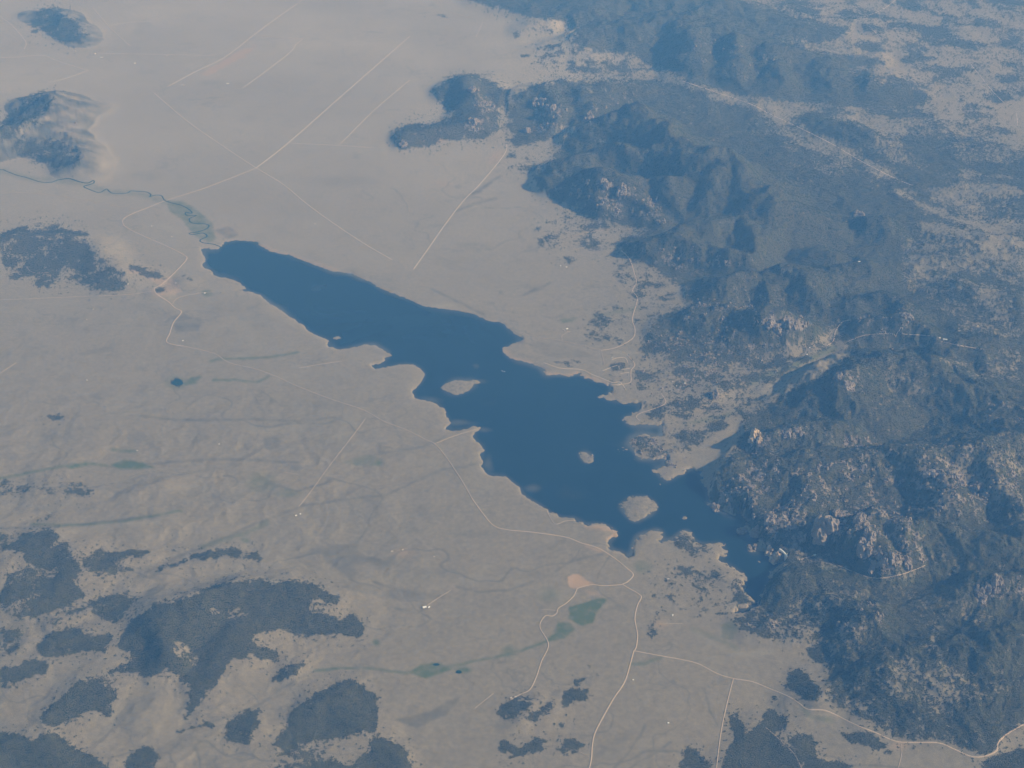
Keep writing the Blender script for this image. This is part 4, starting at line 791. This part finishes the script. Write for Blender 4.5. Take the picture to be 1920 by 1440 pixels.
TRACKS = [
 (15, [(480,315),(420,275),(355,230),(290,175)]),(15, [(480,315),(530,345),(575,382),(620,415),(680,455),(735,487)]),(9, [(540,268),(640,273),(700,277)]),(9, [(635,273),(700,208),(768,150)]),
 (14, [(313,163),(365,135),(420,108),(470,70),(510,40),(570,-2)]),(12, [(455,165),(500,132),(545,97),(553,85),(568,73)]),(9, [(480,66),(520,70),(568,73)]),(9, [(185,100),(300,102),(400,104)]),
 (13, [(45,92),(48,78),(25,50),(0,30),(-30,5)]),(13, [(-20,108),(30,107),(80,104),(110,115),(165,132)]),(12, [(165,132),(120,148),(90,154)]),(13, [(245,87),(205,50),(175,15)]),(9,[(205,48),(240,42),(290,40)]),
 (8, [(1127,657),(1060,640),(1010,632),(960,620)]),(9, [(1127,657),(1130,670),(1133,682)]),(10, [(1147,675),(1157,671),(1172,671),(1177,680)]),(10, [(1130,695),(1158,685),(1162,693),(1182,690)]),(10,[(1163,700),(1180,698)]),
 (12, [(1150,718),(1140,714),(1110,702),(1090,693),(1050,690),(1020,680)]),(10, [(1168,722),(1174,732)]),(11,[(1150,718),(1160,716),(1166,719),(1160,722),(1150,721)]),
 (10, [(815,832),(850,818),(895,804)]),(9, [(685,785),(655,825),(620,870),(580,925),(560,950)]),(10, [(1025,958),(1040,982),(1060,977),(1080,976),(1098,985),(1122,986),(1140,990),(1152,1000)]),
 (10, [(1066,621),(1053,630),(1055,638)]),(9, [(1590,640),(1625,628),(1680,626),(1750,630)]),(12, [(1765,640),(1800,648),(1845,655)]),
 (14, [(1820,120),(1840,145),(1860,170),(1882,192)]),(12, [(1906,212),(1908,236)]),(12, [(1600,38),(1650,20),(1682,-2)]),(12, [(1630,50),(1655,75)]),
 (10, [(323,570),(335,558),(370,550),(400,547)]),(8, [(0,360),(60,362),(127,370),(200,384),(263,392)]),(8, [(1560,1055),(1600,1072),(1640,1084),(1690,1077),(1735,1060)]),
 (8, [(1690,1395),(1690,1415),(1684,1440)]),(7, [(800,1136),(820,1122),(845,1107)]),(8, [(1060,445),(1085,440),(1110,434),(1150,430),(1190,430)]),(7, [(1235,1170),(1280,1169)]),(9,[(300,537),(312,532),(320,540),(322,547)]),
 (7, [(1015,1143),(1043,1145),(1043,1152)]),(8, [(892,70),(905,42)]),(8, [(840,22),(890,35)]),(8, [(1436,1364),(1465,1390),(1490,1415),(1505,1445)]),(7,[(530,885),(560,890),(600,700)][:2]),(7, [(50,500),(62,511),(95,511)]),
 (8,[(560,690),(600,683),(640,677)]),(8,[(0,700),(30,680)]),(7,[(1075,1404),(1105,1420)]),(7,[(890,1328),(925,1300)])
]
for w, p in ROADS: strip('road', p, w*1.05, M_FAR if p[0][1] < 330 and p[1][1] < 320 else M_TRACK if p[0] in ((345,649),(0,562),(950,270)) else M_ROAD)
for w, p in TRACKS: fr = p[0][1] < 335; strip('dirt_track', p, w*(1.15 if fr else 1.1), M_FAR if fr else M_FAR if 1120 < p[0][0] < 1190 and 660 < p[0][1] < 730 else M_TRACK)
RIVER = [(-60,322),(0,318),(12,321),(30,328),(50,333),(75,341),(95,342),(110,337),(130,335),(150,341),(165,343),(175,338),(176,343),(165,347),(157,350),(170,356),(185,361),(195,357),(200,354),(206,360),(215,363),(238,362),(245,358),(260,359),(275,360),(283,365),(280,369),(290,366),(303,367),(308,375),(320,380),(340,385),(355,393),(360,400),(348,398),(350,404),(368,404),(355,410),(360,418),(385,420),(392,424),(385,430),(370,435),(355,437),(360,440),(380,437),(388,443),(375,450),(380,455),(400,458),(413,463),(418,470)]
strip('river', RIVER, 23, M_RIVER, 2.4)
for cx, cy, rx, ry in ((333,717,10,6),(818,1246,6,2.2),(860,1260,5.5,3)):
    x, y, z = at(np.array([cx + rx*(1+.15*math.sin(3*t))*math.cos(t) for t in np.linspace(0, 6.283, 25)[:-1]]), np.array([cy + ry*math.sin(t) for t in np.linspace(0, 6.283, 25)[:-1]]))
    bm = bmesh.new(); zz = float(z.max())+1.5
    bm.faces.new([bm.verts.new((float(p), float(q), zz)) for p, q in zip(x, y)])
    bmesh.ops.extrude_face_region(bm, geom=bm.faces[:]); bm.verts.ensure_lookup_table()
    for v in bm.verts[-24:]: v.co.z -= 8
    tag(put('pond', bm, M_RIVER), kind='structure')

# ------------------------------------------------------------------ granite outcrops one can pick out
def outcrop(px, py, size, tall, label, n=9, spread=1.0, seed=0):
    rr = random.Random(seed*31+5); size *= 1.1
    x, y, z = [float(v) for v in at(px, py)]
    bm = bmesh.new()
    for k in range(n):
        a_ = rr.uniform(0, 6.283); d = size*spread*math.sqrt(rr.random())*.8
        r0 = size*rr.uniform(.26, .60); hh = r0*tall*rr.uniform(.7, 1.3)
        cx, cy = x+d*math.cos(a_), y+d*math.sin(a_)*1.1; cz = float(bil_height(cx, cy))
        s = bmesh.ops.create_icosphere(bm, subdivisions=3, radius=1.0)['verts']
        ox, oy = rr.uniform(0, 99), rr.uniform(0, 99)
        for v in s:
            c = v.co.copy(); an = math.atan2(c.y, c.x)
            k1 = 1 + .16*math.sin(3*an+ox) + .12*math.sin(7*an+oy+4*c.z) + .10*math.sin(5*c.z*2+ox) + rr.uniform(-.06, .06)
            v.co = Vector((cx + c.x*r0*k1, cy + c.y*r0*k1*1.15, cz + max(c.z, -.35)*hh*k1))
    o = put('granite_outcrop', bm, M_TAN if 'tan' in label.split() else M_ROCK)
    c = Vector((x, y, z))
    o.data.transform(Matrix.Translation(-c)); o.location = c
    return tag(o, label, 'rock outcrop', 'granite outcrops among the forest')
OUT = [
 (1547,990,95,1.6,'craggy pink pyramid of granite standing alone above the dam road'),(1623,1030,60,1.5,'rounded pink granite dome above the canyon bend'),(1664,1052,50,1.7,'leaning slab of granite on the canyon wall beside the pale fan'),
 (1700,1056,50,1.4,'rounded pink dome lowest on the canyon wall'),(1681,1046,34,1.8,'narrow granite fin between the two lower canyon domes'),(1637,1064,40,1.1,'small pale fan shaped ledge at the foot of the canyon wall'),(1632,1002,50,1.3,'blocky ledge of pink granite on the ridge above the canyon domes'),
 (1575,968,60,1.1,'jumbled granite crown behind the craggy pink pyramid'),(1612,972,55,1.1,'jagged ledge right of the jumbled granite crown'),(1444,1038,40,1.6,'bare tan knob at the water just left of the dam'),(1455,1050,46,1.6,'bare tan knob the end of the dam abuts'),
 (1410,1028,38,1.4,'upright pink rock at the tip of a shore point left of the dam'),(1390,997,40,1.0,'low pink rock point reaching into the narrow lake arm'),(1414,1000,44,1.0,'rounded rock pile behind the low pink rock point'),(1340,953,44,.9,'pale rock point on the right shore opposite the round island'),
 (1443,975,60,1.0,'grassy topped granite hump over the narrow arm'),(1836,1108,42,1.7,'leftmost granite pinnacle in a row near the right edge'),(1849,1104,38,1.9,'slim granite pinnacle second in the row near the right edge'),(1869,1098,48,1.9,'tallest granite pinnacle in the row near the right edge'),(1845,1124,40,1.1,'pair of pale boulders below the row of pinnacles'),
 (1450,616,70,1.1,'left half of the pale cliff above the road valley'),(1480,604,70,1.2,'right half of the pale cliff above the road valley'),(1502,600,48,1.2,'end buttress of the pale cliff above the road valley'),
 (1418,822,56,1.6,'ribbed crag facing the tan meadow by the lake'),(1478,812,50,1.2,'line of broken ledges behind the ribbed crag'),(1341,742,40,1.6,'tall pale rock on a low knoll in the meadow'),(1571,709,44,1.6,'single pale tor on the dark shaded ridge'),(1592,726,56,1.0,'pinkish ledge just below the single pale tor'),
 (886,170,80,1.4,'pale rock spine on the summit of the hill in the far plain'),(757,270,70,1.1,'pale rock end of the low ridge in the far plain'),(888,228,80,1.1,'grey rock face between the far hill and its low ridge'),(1008,192,80,1.2,'pale crest rocks beside the narrow pass'),(1034,204,70,1.3,'bright rock steps right of the pale crest rocks'),(990,246,70,1.2,'bright boulder spill at the foot of the pass'),
 (1104,222,70,1.5,'twin rock fins on the mountain right of the pass'),(1135,345,70,1.2,'pale rocks on the broad foremost slope facing the plain'),(1165,358,70,1.2,'rock band right of the foremost pale rocks'),
 (1708,985,50,1.1,'rock cluster high on the right mountain side'),(1800,905,60,1.1,'pale cluster of crags on the far right mountain'),(1830,915,54,1.1,'twin crag right of the pale cluster on the far right mountain'),(1745,890,54,1.0,'scattered crags on the shoulder left of the pale cluster'),
 (1500,810,44,1.0,'small ledge at the right end of the broken ledges'),(1700,592,60,1.0,'grey crag on the forested rise below the white roofed ranch'),(1610,405,70,1.0,'lone pale rocks on the smooth green mountainside'),
]
for k, (px, py, sz, tl, lab) in enumerate(OUT): outcrop(px, py, sz, tl, lab, 10, 1.0, k)

# ------------------------------------------------------------------ buildings
def gable(L, Wd, Hh, rise, over=.8):
    bw = bmesh.new(); l, w = L/2, Wd/2
    v = [bw.verts.new(p) for p in ((-l,-w,-4),(l,-w,-4),(l,w,-4),(-l,w,-4),(-l,-w,Hh),(l,-w,Hh),(l,w,Hh),(-l,w,Hh),(-l,0,Hh+rise*.96),(l,0,Hh+rise*.96))]
    for f_ in ((0,1,5,4),(2,3,7,6),(0,4,8,7,3),(1,2,6,9,5),(0,3,2,1)): bw.faces.new([v[i] for i in f_])
    br = bmesh.new(); l += over; w += over; t = .5; hb = Hh-over*rise/(Wd/2)
    for s in (1, -1):
        q = [br.verts.new(p) for p in ((-l,s*w,hb),(l,s*w,hb),(l,0,Hh+rise),(-l,0,Hh+rise),(-l,s*w,hb+t),(l,s*w,hb+t),(l,0,Hh+rise+t),(-l,0,Hh+rise+t))]
        for f_ in ((0,1,2,3),(4,5,6,7),(0,1,5,4),(2,3,7,6),(0,3,7,4),(1,2,6,5)): br.faces.new([q[i] for i in f_])
    return bw, br
def box_bm(cx, cy, cz, sx, sy, sz):
    bm = bmesh.new(); bmesh.ops.create_cube(bm, size=1.0)
    for v in bm.verts: v.co = Vector((cx+v.co.x*sx, cy+v.co.y*sy, cz+v.co.z*sz))
    return bm
def building(name, px, py, L, Wd, Hh, rot, label, cat='building', roof=None, wall=None, group=None):
    x, y, z = [float(c) for c in at(px, py)]
    t = empty(name, (x, y, z), rot); tag(t, label, cat, group)
    bw, br = gable(L, Wd, Hh, Wd*.24)
    put('wall', bw, wall or M_WALL, t); put('roof', br, roof or M_WHITE, t)
    put('door', box_bm(L*.12, -Wd/2-.1, Hh*.35, min(5, L*.18), .3, Hh*.7), M_DARK, t)
    put('window', box_bm(-L*.2, -Wd/2-.1, Hh*.55, min(3, L*.12), .3, Hh*.25), M_DARK, t)
    return t
B = [
 ('barn',796,1139,34,20,7,.3,'largest white roofed barn by the track end in the open plain at lower centre'),('farmhouse',804,1139,20,12,5,.9,'smaller pale house just right of the largest white barn'),
 ('farmhouse',735,1034,22,11,4,.2,'pale low house left of the reddish yard in the plain'),('shed',755,1031,14,9,4,.6,'small pale shed right of the reddish yard house'),('shed',814,1044,12,9,4,.1,'lone pale shed right of the reddish yard'),
 ('farmhouse',555,967,18,11,5,.5,'left of two white houses at the end of the straight track'),('shed',563,964,13,9,4,1.2,'right one of two white buildings at the end of the straight track'),
 ('barn',1063,617,28,14,6,.7,'white barn beside the looping drive on the right shore plain'),('farmhouse',1057,619,22,12,5,-.4,'pale house left of the barn by the looping drive'),('shed',1068,622,14,9,4,.2,'small shed right of the barn by the looping drive'),
 ('cabin',1062,501,20,12,5,.4,'white cabin among dark trees in the plain behind the lake'),('cabin',1051,499,16,10,5,1.0,'small cabin left of the white one among the dark trees'),
 ('cabin',1284,719,18,12,5,.3,'white cabin right of the rocky knoll by the campground'),('cabin',1268,724,15,10,5,.8,'pale cabin on the rocky knoll by the campground'),('cabin',1261,716,14,10,5,.1,'small cabin at the left of the rocky knoll'),
 ('barn',1772,637,46,20,8,-.25,'long bright white ranch building on the reddish clearing in the forest'),('shed',1762,634,18,12,6,.3,'small white shed left of the long forest ranch building'),
 ('farmhouse',1611,491,30,16,6,.2,'white house in the forest gap far behind the cliff'),('cabin',1513,665,18,12,5,.4,'white cabin in the narrow green valley'),('cabin',1518,652,14,10,5,.9,'small cabin above the white one in the narrow green valley'),
 ('cabin',1429,676,20,12,5,.2,'pale cabin at the lower mouth of the narrow green valley'),('cabin',1422,672,14,10,5,.2,'small cabin beside the pale one at the valley mouth'),('cabin',1833,612,24,13,5,.6,'pale cabin in the clearing near the right edge'),
 ('farmhouse',330,531,26,11,4,.1,'long pale house on the reddish slope by the upper left shore'),('farmhouse',384,550,20,12,5,.3,'white house at the end of the shore track by the green patch'),('shed',240,533,20,12,5,.5,'pale shed under the long wood by the road'),
 ('shed',175,580,16,10,4,.3,'pale shed in the plain below the left road'),('shed',343,639,14,10,4,.4,'white shed right of the road bend on the left plain'),('shed',163,599,14,9,4,.1,'pale shed on the slope edge below the left road'),
 ('shed',163,713,12,9,4,.3,'tiny white shed far out on the left plain'),('shed',411,833,12,8,4,.3,'tiny white shed in the middle of the left plain'),('shed',257,845,14,9,4,.6,'pale shed above the green meadow'),
 ('cabin',322,444,20,12,5,.3,'pale cabin in the tan patch by the river mouth'),('cabin',284,424,18,12,5,.8,'pale cabin left of the tan patch by the river bend'),('farmhouse',590,420,22,14,5,.3,'pale house on a bare patch in the plain behind the lake'),
 ('farmhouse',253,119,28,18,6,.4,'single bright house in the far plain right of the crossroads village'),('farmhouse',313,105,26,16,6,.2,'small house on the far straight track'),('barn',343,160,44,18,6,.1,'wide pale barn in the far plain left of centre track'),('barn',427,157,40,18,6,.2,'wide white barn in the far plain right of the pale wash'),
 ('barn',178,101,26,50,7,0,'pale long building standing on end in the crossroads village'),('barn',190,108,46,16,6,.1,'low white building at the foot of the village'),('farmhouse',140,96,40,16,6,0,'long pale building at the left of the crossroads village'),
 ('farmhouse',891,387,20,14,5,.2,'pale cabin in the bare loop in the plain below the pass'),('shed',958,1309,16,11,5,.5,'left pale shed on the top edge of the slanting wood'),('farmhouse',967,1307,20,12,5,.2,'middle pale house on the top edge of the slanting wood'),
 ('cabin',1253,1086,18,11,5,.3,'pale cabin on the plain right of the road junction'),('cabin',1261,1154,13,10,5,.8,'white cabin beside the scrubby trees right of the main road'),('shed',1187,1275,11,8,5,.6,'tiny white shed right of the main road'),('cabin',1253,1356,13,10,5,.2,'white cabin alone on the plain between the two lower roads'),
 ('cabin',1160,721,18,12,5,.2,'pale building by the oval parking loop at the campground'),('cabin',1148,671,14,10,5,.2,'pale cabin on the upper campground loop'),('cabin',1528,1041,26,15,6,.5,'white building at the end of the dam road'),
]
for nm, px, py, L, Wd, Hh, rot, lab in B:
    building(nm, px, py, L, Wd, Hh, rot, lab, {'barn':'barn','farmhouse':'house','shed':'shed','cabin':'cabin'}[nm], M_WHITE if 'white' in lab or 'bright' in lab else M_ROOFR)

# ------------------------------------------------------------------ dam
x0, y0, _ = [float(c) for c in at(1461, 1045)]; x1, y1, _ = [float(c) for c in at(1476, 1054)]
mx, my, mz = [float(c) for c in at(1468.5, 1049.5)]; ang = math.atan2(y1-y0, x1-x0); Ld = math.hypot(x1-x0, y1-y0)+20
dam = empty('dam', (mx, my, mz), ang); tag(dam, 'pale concrete arch dam closing the end of the narrow lake arm', 'dam')
def arch(z0, z1, t0, t1, n=24):
    bm = bmesh.new(); rows = []
    for k in range(n+1):
        s = k/n*2-1; xx = s*Ld/2; bow = 14*(1-s*s)
        rows.append([bm.verts.new((xx, bow+d, z)) for d, z in ((-t0/2, z0), (t0/2, z0), (t1/2, z1), (-t1/2, z1))])
    for a_, b_ in zip(rows[:-1], rows[1:]):
        for k in range(4): bm.faces.new((a_[k], a_[(k+1)%4], b_[(k+1)%4], b_[k]))
    bm.faces.new(rows[0]); bm.faces.new(rows[-1]); return bm
put('dam_wall', arch(-40, 24, 26, 13), M_CONC, dam); put('crest_parapet', arch(24.0, 27, 12, 12), M_WHITE, dam)
put('gate_tower', box_bm(Ld*.1, 28, 6, 8, 8, 46), M_CONC, dam)

# ------------------------------------------------------------------ motor boat with its wake
bx, by = [float(c) for c in ground(946, 697)]
boat = empty('motor_boat', (bx, by, 0), R(-35)); tag(boat, 'white motor boat trailing a short white wake on the open lake', 'boat')
bm = bmesh.new(); rings = []
for s, w, d in ((-1,.8,.55),(-.5,1,.6),(0,1,.62),(.5,.8,.6),(.85,.35,.5),(1,.03,.3)):
    rings.append([bm.verts.new((s*9, yy*3*w, zz)) for yy, zz in ((-1,2.2),(-.75,.2),(0,-d*1.5),(.75,.2),(1,2.2))])
for a_, b_ in zip(rings[:-1], rings[1:]):
    for k in range(4): bm.faces.new((a_[k], a_[k+1], b_[k+1], b_[k]))
    bm.faces.new((a_[4], a_[0], b_[0], b_[4]))
bm.faces.new(rings[0]); put('hull', bm, M_HULL, boat)
put('cabin', box_bm(-.5, 0, 3.4, 7, 4, 2.4), M_HULL, boat); put('windshield', box_bm(3.2, 0, 3.2, .5, 3.6, 1.6), M_DARK, boat)
bm = bmesh.new()
pts = [(0,0),(-8,1.6),(-26,4.5),(-34,3.2),(-20,.8),(-34,-3.2),(-26,-4.5),(-8,-1.6)]
f_ = bm.faces.new([bm.verts.new((p[0]-9, p[1], .35)) for p in pts])
bmesh.ops.triangulate(bm, faces=[f_]); wk = put('wake', bm, M_FOAM); wk.location = (bx, by, 0); wk.rotation_euler.z = R(-35); tag(wk, 'white foam wake behind the motor boat', 'wake', kind='stuff')

# ------------------------------------------------------------------ air
HAZE_DENS = 3.3e-5
XE = 62000; Y0, Y1 = -4000, 108000
bm = box_bm(0, (Y0+Y1)/2, 0, 2*XE, Y1-Y0, 1); zlo = float(Z.min())-2; 
for v in bm.verts: v.co.z = zlo if v.co.z < 0 else CAM_H+150
hm = bpy.data.materials.new('haze_air'); hm.use_nodes = True; nt = hm.node_tree; nt.nodes.clear()
out = N(nt, 'ShaderNodeOutputMaterial'); pv = N(nt, 'ShaderNodeVolumePrincipled')
pv.inputs['Color'].default_value = (.13,.40,.95,1); pv.inputs['Absorption Color'].default_value = (1,1,1,1); pv.inputs['Density'].default_value = HAZE_DENS; pv.inputs['Anisotropy'].default_value = 0.0
nt.links.new(pv.outputs[0], out.inputs['Volume'])
hz = put('haze', bm, hm); tag(hz, kind='stuff')

# ------------------------------------------------------------------ sun, sky, camera
SUN_EL, SUN_AZ = R(30), R(99)                     # azimuth clockwise from +Y
sd = Vector((math.sin(SUN_AZ)*math.cos(SUN_EL), math.cos(SUN_AZ)*math.cos(SUN_EL), math.sin(SUN_EL)))
sl = bpy.data.lights.new('sun', 'SUN'); sl.energy = 4.0; sl.angle = R(.5); sl.color = (1, .98, .95)
so = bpy.data.objects.new('sun', sl); col.objects.link(so); so.rotation_euler = sd.to_track_quat('Z', 'Y').to_euler(); so.location = (9000, 0, 9500)
w = bpy.data.worlds.new('World'); scene.world = w; w.use_nodes = True; nt = w.node_tree
sk = N(nt, 'ShaderNodeTexSky', sky_type='NISHITA'); sk.sun_disc = False; sk.sun_elevation = SUN_EL; sk.sun_rotation = SUN_AZ; sk.altitude = 2600
bg = nt.nodes['Background']; bg.inputs['Strength'].default_value = .08; nt.links.new(sk.outputs[0], bg.inputs['Color'])

cam = bpy.data.cameras.new('camera'); cam.sensor_width = 36; cam.lens = 18/(math.tan(R(15))*4/3); cam.clip_start = 5; cam.clip_end = 400000
co = bpy.data.objects.new('camera', cam); col.objects.link(co); co.location = (0, 0, CAM_H); co.rotation_euler = (R(60), 0, 0); scene.camera = co

scene.view_settings.view_transform = 'Standard'; scene.view_settings.look = 'None'; scene.view_settings.exposure = 0.40; scene.view_settings.gamma = 1.0
cy = scene.cycles; cy.max_bounces = 3; cy.diffuse_bounces = 1; cy.glossy_bounces = 1; cy.volume_bounces = 0; cy.transmission_bounces = 0
cy.use_denoising = True; cy.denoising_prefilter = 'ACCURATE'; cy.caustics_reflective = False; cy.caustics_refractive = False
